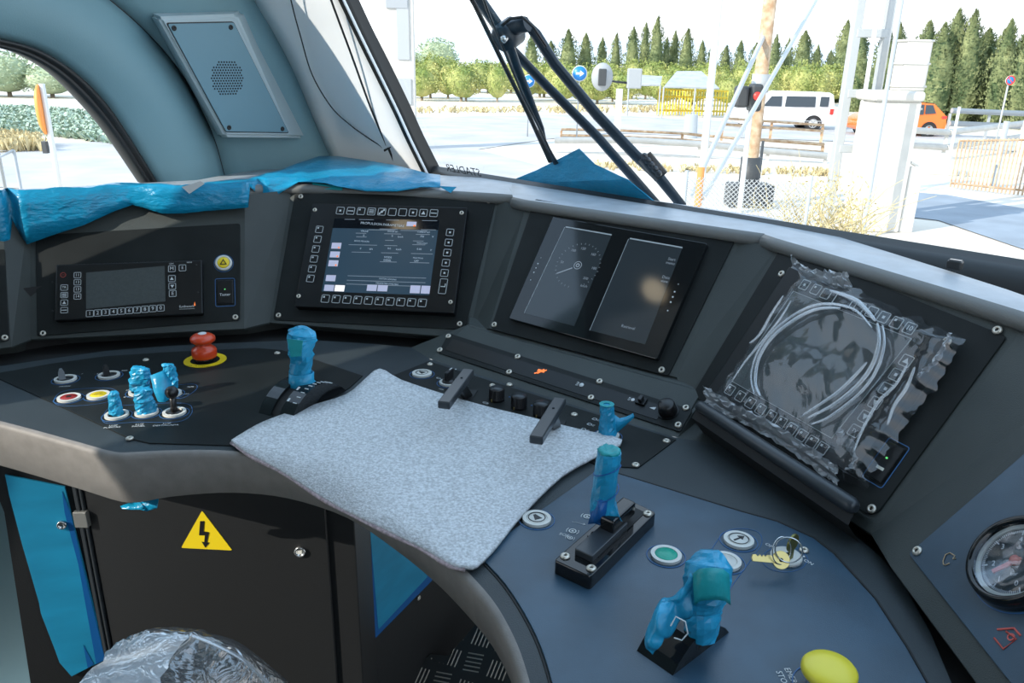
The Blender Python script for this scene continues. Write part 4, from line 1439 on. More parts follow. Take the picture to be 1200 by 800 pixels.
for v in b.verts:
    d = (v.co - cent).length
    v.co.z = ZD + .0055 + .0018 * noise.noise(V((v.co.x * 9, v.co.y * 9, 1))) + .010 * max(0, (d - .16)) * (1 if v.co.x > -.1 else .2)
mb = MB(); mb.merge(b)
for f in mb.bm.faces: f.smooth = True
o = mb.build('sheet', 'felt', ft, solid=.004)
mb = MB()
pe = [V((p.x, p.y, 0)) for p in fp]
i0 = len(fp) - 3 * 8
edge = []
for p in pe[i0:] + [pe[0]]:
    d = (p - cent).length
    edge.append(V((p.x, p.y - .0005, ZD + .0035 + .0018 * noise.noise(V((p.x * 9, p.y * 9, 1))) + .010 * max(0, d - .16) * (1 if p.x > -.1 else .2))))
mb.tube(edge, [.0020 + .0006 * math.sin(k * 5.1) for k in range(len(edge))], 6)
mb.build('cut_edge', 'felt_edge', ft)

# two T handles through the felt's back edge
def thandle(label, p0, p1, post, hole):
    base = onz(*post, ZP)
    t = thing('t_handle', label, 'handle', Matrix.Translation(base))
    zt = ZP + .052
    a, c = onz(*p0, zt) - base, onz(*p1, zt) - base
    b = MB(); b.bar(a, c, .0155, .010); b.build('grip_bar', 'handle', t)
    d = (c - a).normalized()
    at = a.lerp(c, .30)
    b = MB(); b.T = Matrix.Identity(4)
    b.tube([(0, 0, 0), tuple(at + V((0, 0, -.004)))], [.0085, .0065], 4, smooth=False); b.build('post', 'black', t)
    b = MB(); b.T = Matrix.Rotation(math.atan2(d.y, d.x), 4, 'Z'); b.box(-.020, .020, -.011, .011, 0, .0012, .0004, 1); b.build('slot_plate', 'recess', t)
    b = MB(); h = a.lerp(c, .30) + V((0, 0, .0052)); b.T = Matrix.Translation(h); b.cyl(.0016, 0, .0006, 12); b.build('bolt_hole', 'hole', t)
thandle('black T handle at the rear edge of the felt, left of the knobs', (549, 436), (520, 475), (547, 463), None)
thandle('black T handle at the rear edge of the felt, right of the knobs', (656, 470), (628, 516), (650, 500), None)

def knob(label, x, y):
    t = thing('rotary_control', label, 'knob', flat(x, y, ZP, -36))
    b = MB(); b.lathe([(0, 0), (.0112, 0), (.0112, .003), (.0104, .0045), (.0104, .0165), (.0096, .0180), (0, .0182)], 30); b.build('cap', 'black', t)
    b = MB()
    for k in range(24):
        a = 2 * PI * k / 24
        b.box(.0103 * math.cos(a) - .0005, .0103 * math.cos(a) + .0005, .0103 * math.sin(a) - .0005, .0103 * math.sin(a) + .0005, .0045, .016)
    b.build('knurling', 'black', t)
    b = MB(); b.cyl(.0092, .0182, .0184, 26); b.build('top_disc', 'handle', t)
    b = MB(); b.box(-.0009, .0009, -.0118, -.0108, .0005, .004); b.build('pointer_mark', 'brass', t)
knob('short black knurled knob, nearest the left T handle', 582, 468)
knob('short black knurled knob in the middle of the row of three', 608, 477)
knob('short black knurled knob touching the right T handle', 634, 486)
t = thing('rotary_switch', 'black pointer switch in a grey ring behind the left T handle', 'switch', flat(526, 449, ZP, -20))
base_ring(t, .0140)
b = MB(); b.lathe([(0, 0), (.0100, 0), (.0095, .006), (0, .0065)], 24); b.build('boss', 'black', t)
b = MB(); b.box(-.0030, .0030, -.0095, .0115, .006, .020, .0014); b.build('lever', 'black', t)
b = MB(); b.box(-.0007, .0007, .003, .0112, .0198, .0204); b.build('pointer_line', 'white', t)
t, tp, w = wrapped('blue wrapped rotary switch with a loose tail behind the felt corner', 712, 511, (711, 474), [.0120, .0110, .0095, .0092, .007], 11, amp=.18)
b = MB()
yq = t.matrix_world.translation.y
b.grid([[rel(718, 484, 0, t), rel(726, 490, .004, t), rel(734, 488, .006, t), rel(742, 484, .006, t)],
        [rel(718, 496, -.002, t), rel(726, 497, .002, t), rel(734, 492, .004, t), rel(743, 487, .005, t)],
        [rel(716, 510, -.004, t), rel(722, 508, 0, t), rel(732, 499, .003, t), rel(743, 489, .005, t)]])
b.build('film_tail', 'film2', t, solid=.0008)
b = MB(); b.ring(.004, .0095, 0, .0006, 16); b.build('tape_end', 'tealtape', t, Matrix.Translation(tp + V((0, 0, .0005))))
def icon(parent, x, y, z, rot, s=1.0, kind='lamp', m='white'):
    b = MB(); b.T = Matrix.Diagonal((s, s, 1, 1))
    if kind == 'lamp':
        b.ring(.0024, .0032, 0, .0003, 16)
        for k in (-1, 0, 1): b.bar((.0040, k * .0016, .0001), (.0072, k * .0022, .0001), .0005, .0002)
        b.bar((-.0030, -.0026, .0001), (-.0030, .0026, .0001), .0006, .0002)
    elif kind == 'wheel':
        b.ring(.0026, .0036, 0, .0003, 18); b.ring(0.0001, .0012, 0, .0003, 10)
        for q in (-1, 1):
            b.bar((q * .0048, -.0034, .0001), (q * .0058, 0, .0001), .0006, .0002); b.bar((q * .0058, 0, .0001), (q * .0048, .0034, .0001), .0006, .0002)
    elif kind == 'arrow':
        b.bar((-.010, 0, .0001), (.008, 0, .0001), .0005, .0002); b.bar((.008, 0, .0001), (.005, .002, .0001), .0005, .0002); b.bar((.008, 0, .0001), (.005, -.002, .0001), .0005, .0002)
    elif kind == 'wiper':
        b.ring(.0040, .0046, 0, .0003, 20, .6); b.bar((-.004, 0, .0001), (.004, 0, .0001), .0005, .0002)
    elif kind == 'dot':
        b.ring(.0001, .0013, 0, .0003, 12)
    b.build('pictogram', m, parent, parent.matrix_world.inverted() @ flat(x, y, z, rot))
for x, y, k, s in ((684, 503, 'lamp', 1.0), (691, 497, 'lamp', 1.0), (697, 491, 'lamp', 1.0), (569, 472, 'wiper', 1), (514, 443, 'wiper', .9), (534, 432.5, 'dot', 1), (538, 447, 'dot', .8)):
    icon(cp, x, y, ZP + .0002, -36, s, k)
icon(cp, 597, 465, ZP + .0002, -36, 1, 'dot', 'blueline'); icon(cp, 623, 475, ZP + .0002, -36, 1, 'dot', 'blueline')
print_on(cp, [('OFF', 517, 456, .0045, -36)], ZP + .0002)

# direction lever in its slotted block
pc = [(649, 656), (692, 676), (769, 600), (733, 583)]
q = [onz(x, y, ZQ + .014) for x, y in pc]
pc0 = sum(q, V()) / 4
dl = thing('lever_block', 'blue wrapped upright lever in a black screwed gate block on the right wing', 'lever', Matrix.Translation((pc0.x, pc0.y, ZQ)))
loc = [(p.x - pc0.x, p.y - pc0.y) for p in q]
b = MB(); b.poly(rquad(loc, .004), 0, .014, .0012); b.build('gate_block', 'gloss', dl)
ctr = V((0, 0))
def lq(s, t):
    a = V(loc[0]).lerp(V(loc[1]), s); c = V(loc[3]).lerp(V(loc[2]), s)
    return a.lerp(c, t)
b = MB(); b.poly([tuple(lq(.34, .22)), tuple(lq(.78, .22)), tuple(lq(.78, .93)), tuple(lq(.34, .93))], .0142, .0146); b.build('slot', 'recess', dl)
b = MB(); b.poly(rquad([tuple(lq(.26, .14)), tuple(lq(.76, .14)), tuple(lq(.76, .66)), tuple(lq(.26, .66))], .002), .0142, .021, .001); b.build('slide', 'handle', dl)
b = MB(); b.poly(rquad([tuple(lq(.30, .46)), tuple(lq(.70, .46)), tuple(lq(.70, .80)), tuple(lq(.30, .80))], .002), .021, .034, .002); b.build('slide_head', 'gloss', dl)
for s, t_ in ((.14, .08), (.86, .08), (.14, .93), (.86, .93)):
    p = lq(s, t_); screw_at(dl, Matrix.Translation((p.x, p.y, .014)))
b0 = rel(706, 612, 0, dl)
def reld(x, y, ref, dy=0):
    return aty(x, y, ref.y + dl.matrix_world.translation.y + dy) - dl.matrix_world.translation
hb = lq(.50, .62)
hb3 = V((hb.x, hb.y, .034))
pts = [hb3, reld(707, 600, hb3), reld(709, 570, hb3), reld(712, 545, hb3), reld(714, 529, hb3)]
b = crumple(pts, [.0130, .0128, .0118, .0118, .0116], seed=15, amp=.10)
b.build('film_wrap', 'film2', dl)
b = MB()
for k in range(3):
    p0 = pts[1].lerp(pts[3], k / 2.2); b.tube([p0 + V((.0128 * math.cos(a), .0128 * math.sin(a), .006 * math.sin(a + k))) for a in [2 * PI * j / 20 for j in range(21)]], .0006, 5)
b.build('film_overlap', 'film_edge', dl)
b = MB(); b.T = Matrix.Translation(pts[-1])
b.lathe([(0, -.001), (.0105, -.001), (.0112, .002), (.008, .0035), (.004, .001), (0, .001)], 20)
for v in b.bm.verts: v.co += V((noise.noise(v.co * 300) * .002, noise.noise(v.co * 310) * .002, noise.noise(v.co * 280) * .002))
b.build('torn_top', 'tealtape', dl)
b = MB()
h = hb3
b.grid([[reld(697, 590, h, -.006), reld(703, 585, h, -.012), reld(712, 588, h, -.012)], [reld(692, 604, h, -.006), reld(700, 603, h, -.014), reld(710, 602, h, -.012)], [reld(689, 614, h, -.006), reld(697, 613, h, -.012), reld(705, 616, h, -.010)]])
b.build('film_flap', 'film_edge', dl, solid=.0008)
for x, y, k, s in ((688, 605, 'wheel', 1.1), (671, 622, 'wheel', 1.1), (679, 613, 'arrow', .8)):
    icon(rp, x, y, ZQ + .0002, -22, s, k)
print_on(rp, [('SOS', 661, 626.5, .006, -25)], ZQ + .0003)
icon(rp, 668, 630, ZQ + .0002, -22, .8, 'wheel')

# joystick wrapped in film, right wing
jb = onz(806, 762, ZQ)
js = thing('wrapped_joystick', 'big blue film wrapped joystick with a teal taped palm top', 'joystick', Matrix.Translation(jb))
def rj(x, y, dy=0.0):
    return aty(x, y, jb.y + dy) - jb
b = MB()
qa, qb = onz(756, 764, ZQ) - jb, onz(840, 736, ZQ) - jb
QJ = Matrix.Translation((qa + qb) / 2) @ Matrix.Rotation(math.radians(42), 4, 'Z')
arcj = [(-.038 + .076 * k / 12, .022 * math.sin(PI * k / 12) ** .8 if 0 < k < 12 else 0) for k in range(13)]
vs, fs = [], []
for u, h in arcj:
    vs += [(u, -.020, 0), (u, -.020, h), (u, .016, h), (u, .016, 0)]
for k in range(12):
    a, c = 4 * k, 4 * (k + 1)
    fs += [(a, c, c + 1, a + 1), (a + 1, c + 1, c + 2, a + 2), (a + 2, c + 2, c + 3, a + 3)]
b.raw(vs, fs); b.build('quadrant', 'gloss', js, QJ)
b = MB()
b.mi = 0
b.tube([tuple(rj(786, 733, -.035)), tuple(rj(792, 722, -.035)), tuple(rj(803, 728, -.035)), tuple(rj(806, 742, -.035)), tuple(rj(799, 750, -.035)), tuple(rj(790, 747, -.035))], .0006, 5)
b.build('scale_lines', 'white', js)
pts = [rj(822, 744), rj(823, 728), rj(823, 712, .004), rj(825, 694, .004), rj(829, 675, .004), rj(832, 662, .008), rj(832, 644, .014)]
b = crumple(pts, [.0125, .0150, .0155, .0185, .0195, .0190, .008], seed=21, amp=.14, flat_=.85)
b.build('film_wrap', 'film2', js)
b = MB()
rows = []
for i in range(7):
    rw = []
    for j in range(7):
        s, t_ = i / 6, j / 6
        x = 812 + 42 * t_ + 2 * s; y = 668 + 37 * s - 3 * math.sin(PI * t_) + (4 if t_ in (0, 1) else 0)
        bul = .006 * math.sin(PI * t_) + .002 * math.sin(PI * s)
        rw.append(rj(x, y, -.016 - bul + .004 * (1 - s)))
    rows.append(rw)
b.grid(rows); b.build('teal_palm_tape', 'tealtape', js, solid=.001)
b = MB()
b.grid([[rj(808, 672, -.008), rj(812, 690, -.014), rj(812, 706, -.012)], [rj(795, 688, -.006), rj(799, 704, -.016), rj(806, 722, -.012)],
        [rj(782, 700, -.004), rj(786, 718, -.02), rj(790, 735, -.018)], [rj(770, 706, -.006), rj(772, 722, -.024), rj(778, 742, -.024)], [rj(758, 738, -.016), rj(763, 748, -.028), rj(772, 756, -.028)], [rj(754, 756, -.02), rj(757, 762, -.026), rj(764, 766, -.026)]])
bmesh.ops.subdivide_edges(b.bm, edges=b.bm.edges[:], cuts=3, use_grid_fill=True)
for v in b.bm.verts: v.co += V((.003 * noise.noise(v.co * 80), .010 * noise.noise(v.co * 95), .005 * noise.noise(v.co * 110)))
b.build('film_skirt', 'film2', js, solid=.001, sub=1)
b = MB(); b.tube([(0, 0, .0), tuple(rj(823, 728))], .008, 12); b.build('stem', 'black', js)

# blue outline round the arrow buttons
outl(rp, [(790, 720), (812, 680), (838, 637), (850, 623), (868, 619), (888, 623), (893, 635), (884, 650), (862, 680), (835, 715)], ZQ + .0001)
outl(rp, [(938 + 27 * math.cos(a) - 18, 655 + 15 * math.sin(a)) for a in [k * PI / 4 for k in range(8)]], ZQ + .0001)
# key switch with the keys
ks = thing('key_switch', 'round steel key switch marked OFF and ON near the right groove', 'key switch', flat(921, 654, ZQ, -60))
b = MB(); b.lathe([(0, 0), (.0150, 0), (.0150, .003), (.0135, .0045), (0, .005)], 32); b.build('lock_barrel', 'ringw', ks)
b = MB(); b.box(-.0012, .0012, -.004, .004, .005, .0054); b.build('slot', 'hole', ks)
print_on(ks, [('OFF', 902.5, 639.5, .0062, -52), ('ON', 947.5, 658.5, .0062, -52)], ZQ + .0004)
icon(ks, 942, 652, ZQ + .0002, -52, .8, 'dot')
screw_at(rp, flat(942, 645, ZQ))
def keyshape(b, L=.019, hr=.0084):
    out = [(hr * math.cos(a), hr * math.sin(a)) for a in [math.radians(30 + k * 300 / 20) for k in range(21)]]
    # blade with cuts
    bl = [(hr * .86, -.0035), (hr + L * .25, -.0035), (hr + L * .32, -.0018), (hr + L * .4, -.0035), (hr + L * .5, -.0015), (hr + L * .58, -.0034), (hr + L * .7, -.0016), (hr + L * .8, -.0034), (hr + L * .95, -.0028), (hr + L, 0), (hr + L * .94, .0034), (hr * .86, .0034)]
    b.poly(out + bl, -.001, .001, .0003)
k1 = thing('key', 'flat brass key lying sideways on the key ring over the lock', 'key', Matrix.Translation(onz(915, 656, ZQ + .014)) @ Matrix.Rotation(.95, 4, 'X') @ Matrix.Rotation(math.radians(-4 + 180), 4, 'Z'))
b = MB(); keyshape(b); b.build('key_body', 'brass', k1)
b = MB(); b.cyl(.0019, .0008, .0014, 14); b.build('ring_hole', 'hole', k1)
k2 = thing('key', 'dark brass key standing upright in the lock', 'key', Matrix.Translation(onz(926, 655, ZQ + .004) + V((0, 0, .018))) @ Matrix.Rotation(math.radians(-30), 4, 'Z') @ Matrix.Rotation(math.radians(90), 4, 'Y') @ Matrix.Rotation(math.radians(20), 4, 'X'))
b = MB(); keyshape(b, .016, .0092); b.build('key_body', mat('aged brass', (.20, .19, .06), .4, metal=.6), k2)
kr = thing('key_ring', 'thin steel split ring joining the two keys at the lock', 'key ring', Matrix.Translation(onz(916, 645, ZQ + .024)))
b = MB(); b.tube([(.0100 * math.cos(a), .003 * math.sin(a), .0130 * math.sin(a)) for a in [2 * PI * k / 28 for k in range(29)]], .0006, 6, caps=False)
b.build('loop', 'chrome', kr, Matrix.Rotation(.3, 4, 'Z'))
b = MB(); b.tube([(.0120 * math.cos(a) + .006, .002 * math.sin(a), .0120 * math.sin(a) + .002) for a in [2 * PI * k / 28 for k in range(29)]], .0007, 6, caps=False)
b.build('loop', 'chrome', kr, Matrix.Rotation(-.3, 4, 'Z'))
# yellow mushroom
ym = thing('mushroom_button', 'large pale yellow mushroom button at bottom right of the desk', 'button', flat(968, 806, ZQ, -60))
b = MB(); b.lathe([(0, 0), (.0150, 0), (.0150, .012), (0, .012)], 30); b.build('neck', 'chrome', ym)
b = MB(); b.lathe([(0, .012), (.0185, .012), (.0205, .0145), (.0205, .018), (.0185, .0205), (.010, .0225), (0, .0230)], 40); b.build('head', 'yellow_mush', ym)
b = MB(); b.ring(.024, .025, 0, .0005, 40); b.build('printed_outline', 'blueline', ym)
print_on(ym, [('EMERG', 928, 794, .0070, prot(921, 780, 932, 800)), ('STOP', 917, 795, .0070, prot(911, 781, 922, 801))], ZQ + .0004)

# ================================================================== BLUE FILM OVER THE DASH TOP
cols = [(-60, 238, 293), (0, 236, 292), (14, 233, 289), (16, 232, 262), (32, 230, 286), (60, 226, 276), (100, 219, 263), (135, 214, 247), (155, 214, 240), (168, 215, 243), (190, 216, 250), (215, 217, 250),
        (240, 214, 247), (270, 211, 245), (291, 210, 243), (293, 209, 219), (303, 206, 228), (312, 203, 237), (330, 199, 225), (350, 191, 213), (375, 183, 212), (395, 183, 218), (430, 188, 224), (465, 194, 224), (485, 199, 221), (500, 203, 214), (516, 205, 210)]
fc = thing('film_strip', 'long crinkled blue protective film draped along the left dash top', 'protective film', Matrix.Identity(4))
rows = [[] for _ in range(7)]
def hang(x, y):
    a = PA.hit(x, y, .014); c = PB.hit(x, y, .014)
    if x < 14: return PA.hit(x, y, .02)
    return a if x < 300 else c
cc = []
for i in range(len(cols) - 1):
    n_ = max(1, int(abs(cols[i + 1][0] - cols[i][0]) / 6))
    for k in range(n_):
        t_ = k / n_
        cc.append(tuple(a + (c - a) * t_ for a, c in zip(cols[i], cols[i + 1])))
cc.append(cols[-1])
for x, y0, y1 in cc:
    B = hang(x, y1)
    B.z = min(B.z, 1.035)
    A = onz(x, y0, 1.045)
    A = onz(x, y0, 1.045) if A.y > B.y + .03 else aty(x, y0, B.y + .04)
    C0 = V((B.x, B.y, 0)) + (V((A.x, A.y, 0)) - V((B.x, B.y, 0))) * .12
    C_ = V((C0.x, C0.y, 1.040))
    for k in range(7):
        t_ = k / 6
        if t_ < .5:
            p = A.lerp(C_, t_ * 2)
        else:
            p = C_.lerp(B, (t_ - .5) * 2)
        nz = noise.noise(V((p.x * 22, p.y * 22, t_ * 3))) * .006 + noise.noise(V((p.x * 60, p.y * 60, t_ * 6))) * .0025
        rows[k].append(p + V((0, -abs(nz) * .8, nz * (0 < t_ < 1) * .8)))
mb = MB(); mb.grid(rows); mb.build('film', 'film', fc, solid=.0012)
mb = MB(); s0 = [(213, 219), (235, 212), (240, 215), (222, 227)]
sp_ = [aty(x, y, cc and hang(225, 240).y - .012) for x, y in s0]
mb.raw(sp_, [(0, 1, 2, 3)]); mb.build('paper_label', 'white', fc, solid=.0008)
mb = MB()
sp_ = [PB.hit(x, y, .006) for x, y in ((366, 214), (402, 219), (401, 223), (367, 221))]; mb.raw(sp_, [(0, 1, 2, 3)])
mb.build('teal_tape', 'tealtape', fc, solid=.0008)
mb = MB()
sp_ = [PB.hit(x, y, .012) for x, y in ((514, 218), (535, 219), (528, 226))]; mb.raw(sp_, [(0, 1, 2)])
mb.build('film_corner', 'film', fc, solid=.0008)

# folded sheet outside against the windscreen foot
fs_ = thing('folded_film_sheet', 'peaked blue film sheet folded over the nose outside under the wiper', 'protective film', Matrix.Identity(4))
def W_(x, y, off): return PW.hit(x, y, -off)
mb = MB()
mb.raw([W_(588, 216, .03), W_(630, 199, .05), W_(679, 174, .07), W_(697, 192, .05), W_(735, 210, .03), W_(772, 240, .03), W_(600, 226, .03), W_(654, 213, .035)],
       [(0, 1, 7, 6), (1, 2, 3, 7), (7, 3, 4), (7, 4, 5, 6)])
bmesh.ops.subdivide_edges(mb.bm, edges=mb.bm.edges[:], cuts=3, use_grid_fill=True)
mb.build('film', 'film', fs_, solid=.002)
# small black clips on the ledge
def clip(label, x, y, sz):
    t = thing('ledge_clip', label, 'clip', Matrix.Translation(onz(x, y, 1.034)) @ Matrix.Rotation(math.radians(-40), 4, 'Z'))
    b = MB(); b.box(-sz, sz, -.006, .006, 0, .010, .002); b.build('body', 'rubber', t)
    b = MB(); b.box(-sz * .8, sz * .8, -.004, .004, .0098, .0108, .0004, 1); b.build('top_pad', 'gloss', t)
clip('small black clip on the ledge above the twin display', 699, 223, .009)
clip('small black clip on the ledge above the bagged display', 1118, 315, .008)
clip('flat black clip on the ledge below the pillar cables', 436, 184.5, .012)
# lettering on the glass, seen mirrored from inside
gl_ = thing('glass_lettering', 'small black maker lettering seen mirrored at foot of the windscreen', 'lettering', Matrix.Identity(4))
c = V(PW.uv(541, 201)); w_ = (V(PW.uv(560, 204)) - V(PW.uv(522, 199))).length
mb = MB(); mb.text('STADLER', w_ * .26, sx=1.0)
mb.build('letters', 'black', gl_, PW.mat(c.x, c.y, -.004) @ Matrix.Diagonal((-1, 1, 1, 1)))

# ================================================================== SPEAKER AND CABLES ON THE LINING
sp = thing('cab_speaker', 'blue grey rectangular loudspeaker housing on the cab lining beside the arched window', 'loudspeaker', PL.mat())
def puv(pts, off=0.0): return [PL.uv(x, y, off) for x, y in pts]
base = puv([(263, 163), (369, 164), (293, 13), (182, 17)])
frt = puv([(264, 160.5), (341, 161), (277, 16.5), (185, 20)], .04)
mb = MB()
fo = [V((*p, .04)) for p in frt]
bo = [V((*p, -.02)) for p in base]
mb.raw(fo + bo, [(0, 1, 2, 3), (0, 4, 5, 1), (1, 5, 6, 2), (2, 6, 7, 3), (3, 7, 4, 0)])
bmesh.ops.bevel(mb.bm, geom=[e for e in mb.bm.edges if not e.is_boundary], offset=.006, segments=3, affect='EDGES')
mb.build('housing', 'housing', sp)
inn = puv([(265, 154), (338, 155), (274, 26.5), (196.5, 28)], .042)
inn = [V(p) for p in inn]
cc_ = sum(inn, V((0, 0))) / 4
mb = MB(); mb.poly(rquad([tuple(cc_ + (p - cc_) * 1.02) for p in inn], .005), .0395, .0408); mb.build('gap_shadow_line', 'rubber', sp)
mb = MB(); mb.poly(rquad([tuple(p) for p in inn], .004), .040, .0425, .0006)
gr = mb.build('grille_plate', 'grille', sp)
c = V(PL.uv(266.5, 91.5, .0425)); rr_ = (V(PL.uv(285, 91.5, .0425)) - c).length
mb = MB()
ns = 6
for i in range(-ns, ns + 1):
    for j in range(-ns, ns + 1):
        a = V((i + (j % 2) * .5, j * .866)) * (rr_ / ns * .97)
        if a.length < rr_:
            mb.T = Matrix.Translation((c.x + a.x, c.y + a.y, .0425)); mb.cyl(rr_ * .048, 0, .0004, 8)
mb.T = Matrix.Identity(4)
pf = mb.build('perforation', 'hole', gr)
for x, y in ((204, 33), (270.5, 32), (331, 151), (268.5, 149.5)):
    u, v = PL.uv(x, y, .0425)
    mb = MB(); mb.lathe([(0, 0), (.0048, 0), (.0044, .0012), (.002, .0014), (.0018, .0004), (0, .0004)], 14)
    mb.build('screw', 'rubber', sp, Matrix.Translation((u, v, .0425)))
# pillar plane through three of its points
_p0, _p1, _p2 = rc[2], rc[6], rd[4]
_n = (_p1 - _p0).cross(_p2 - _p0).normalized()
if _n.dot(CAM - _p0) < 0: _n = -_n
def PP(x, y, off=.006):
    r_ = ray(x, y)
    return CAM + r_ * ((_p0 + _n * off - CAM).dot(_n) / r_.dot(_n))
cb = thing('pillar_cable', 'thin black cable sagging in a curve down the pale windscreen pillar', 'cable', Matrix.Translation(PP(345, 5)))
o0 = PP(345, 5)
mb = MB(); mb.tube([p - o0 for p in smooth_path([PP(x, y) for x, y in ((330, -60), (341, 0), (352, 42), (366, 88), (388, 125), (410, 146), (432, 162), (447, 172), (453, 183))], 6)], .0013, 8)
mb.build('cable', 'black', cb)
cb = thing('pillar_cable', 'straight black cable running down the windscreen pillar edge into a clamp', 'cable', Matrix.Translation(PP(388, 0)))
o0 = PP(388, 0)
mb = MB(); mb.tube([p - o0 for p in smooth_path([PP(x, y) for x, y in ((368, -60), (388, 0), (411, 62), (435, 128), (452, 168), (460, 188))], 6)], .0021, 8)
mb.build('cable', 'black', cb)
mb = MB(); mb.bar(PP(451, 176) - o0, PP(459, 171) - o0, .006, .006); mb.bar(PP(456, 172) - o0, PP(463, 188) - o0, .008, .008); mb.build('clamp', 'black', cb)

# ================================================================== UNDER THE DESK
YC = 1.00
def PC_(x, y, Y=YC): return aty(x, y, Y)
cab = thing('desk_cabinet', 'black cabinet under the desk bearing a yellow high voltage triangle', 'cabinet', Matrix.Translation(V((PC_(100, 640).x, YC, 0))))
o0 = cab.matrix_world.translation
xl, xr = 0.0, PC_(416, 640).x - o0.x
mb = MB(); mb.box(xl, xr, .004, .14, 0, .728, .002); mb.build('body', 'cabinet', cab)
mb = MB(); mb.box(xl + .014, xr - .040, -.002, .004, .02, .715, .0015, 1); door = mb.build('door', 'cabinet', cab)
mb = MB(); mb.box(xl, xl + .006, -.006, .002, 0, .70, .001, 1); mb.box(xl + .008, xl + .012, -.005, .002, 0, .70, .001, 1); mb.build('hinge_profile', 'handle', cab)
mb = MB(); z_ = PC_(100, 606).z; mb.box(xl - .004, xl + .016, -.010, .002, z_ - .012, z_ + .014, .001, 1); mb.build('hinge_bracket', 'rim', cab)
tri = [PC_(x, y) - o0 for x, y in ((213, 640.5), (273, 643.5), (237.5, 597))]
mb = MB(); mb.T = Matrix.Translation((0, -.0022, 0)) @ Matrix.Rotation(PI / 2, 4, 'X')
t2 = [(p.x, p.z) for p in tri]
mb.poly(rquad(t2, .003), 0, .0006)
wt = mb.build('warning_triangle', 'yellow', door)
mb = MB(); mb.T = Matrix.Translation((0, -.0030, 0)) @ Matrix.Rotation(PI / 2, 4, 'X')
def z2(x, y):
    p = PC_(x, y) - o0; return (p.x, p.z)
mb.poly([z2(*p) for p in ((235.5, 609), (240.5, 609), (239.5, 621), (246, 622), (243.5, 634), (246.5, 634), (241.5, 640), (237.3, 633), (240.3, 633.5), (241, 625.5), (234.2, 625.5))], 0, .0005)
mb.build('lightning_bolt', 'black', wt)
c = PC_(352.5, 644.5) - o0
mb = MB(); mb.lathe([(0, 0), (.0085, 0), (.0085, .004), (.0065, .005), (.006, .002), (0, .002)], 24); mb.mi = 1; mb.box(-.003, .003, -.003, .003, .002, .004)
mb.build('lock', ['chrome', 'ringw'], door, Matrix.Translation((c.x, -.002, c.z)) @ Matrix.Rotation(PI / 2, 4, 'X'))

# hanging scrap of film under the apron
sc_ = thing('film_scrap', 'small torn blue film scrap hanging under the desk edge', 'protective film', Matrix.Translation(aty(165, 592, .90)))
o1 = sc_.matrix_world.translation
mb = MB(); mb.grid([[aty(x, y0, .90 + .004 * (k % 2)) - o1 for k, (x, y0) in enumerate(((141, 593), (152, 589), (163, 586), (175, 582), (186, 583)))],
                    [aty(x, y0, .89 + .006 * (k % 2)) - o1 for k, (x, y0) in enumerate(((143, 596), (152, 597), (164, 597), (172, 599), (184, 595)))]])
mb.build('film', 'film', sc_, solid=.001)

# tall blue filmed panel at the left
PBk = Plane(aty(60, 640, .985), 14, 0)
bp_ = thing('side_panel', 'tall side panel covered in bright blue film left of the black cabinet', 'panel', PBk.mat())
mb = MB(); mb.poly([PBk.uv(*p, -.004) for p in ((45, 860), (150, 860), (100, 560), (20, 540), (-20, 540), (5, 600))], -.012, -.004); mb.build('backing', 'cabinet', bp_)
mb = MB(); mb.poly([PBk.uv(*p) for p in ((84, 792), (125, 771), (101, 672), (76, 570), (6, 556), (11, 580), (26, 637), (46, 706), (48, 718), (65, 762), (70, 776))], -.002, .001, .0004); mb.build('film', 'film_flat', bp_)
mb = MB(); mb.poly([PBk.uv(*p) for p in ((113, 777), (123.5, 772), (99.5, 672), (83, 600), (73, 575), (76, 600), (92, 660))], .0011, .0016)
mb.poly([PBk.uv(*p) for p in ((98, 755), (110, 777), (103, 782))], .0011, .0016)
mb.build('film_overlap', 'film_edge', bp_)
u, v = PBk.uv(73, 614)
mb = MB(); mb.lathe([(0, 0), (.0068, 0), (.0068, .003), (.005, .0045), (.0045, .002), (0, .002)], 20); mb.build('lock', 'chrome', bp_, Matrix.Translation((u, v, .001)))

# footwell wall with film, floor plates
z0 = aty(432, 755, YC + .10).z
f0, f1 = onz(432, 755, z0), onz(505, 680, z0)
PFw = Plane(f0, math.degrees(math.atan2((f1 - f0).y, (f1 - f0).x)), 0)
fw = thing('footwell_panel', 'blue filmed panel deep in the footwell right of the black cabinet', 'panel', PFw.mat())
mb = MB(); mb.box(-.06, .55, -z0 - .0, .72 - z0, -.02, -.002, .001); mb.build('backing', 'cabinet', fw)
q = [PFw.uv(x, y) for x, y in ((432, 755), (506, 680), (516, 560), (412, 560))]
mb = MB(); mb.poly(q, -.002, .0005); mb.build('film', 'film_edge', fw)
q2 = [PFw.uv(x, y) for x, y in ((443, 737), (500, 676), (516, 560), (428, 560))]
mb = MB(); mb.poly(q2, .0005, .001); mb.build('film_sheet', 'film_flat', fw)
for x, y in ((414, 640), (419.5, 711), (434, 766), (490, 700)):
    u, v = PFw.uv(x, y); o = screw_at(fw, Matrix.Translation((u, v, -.002 if (x != 490) else .001)))
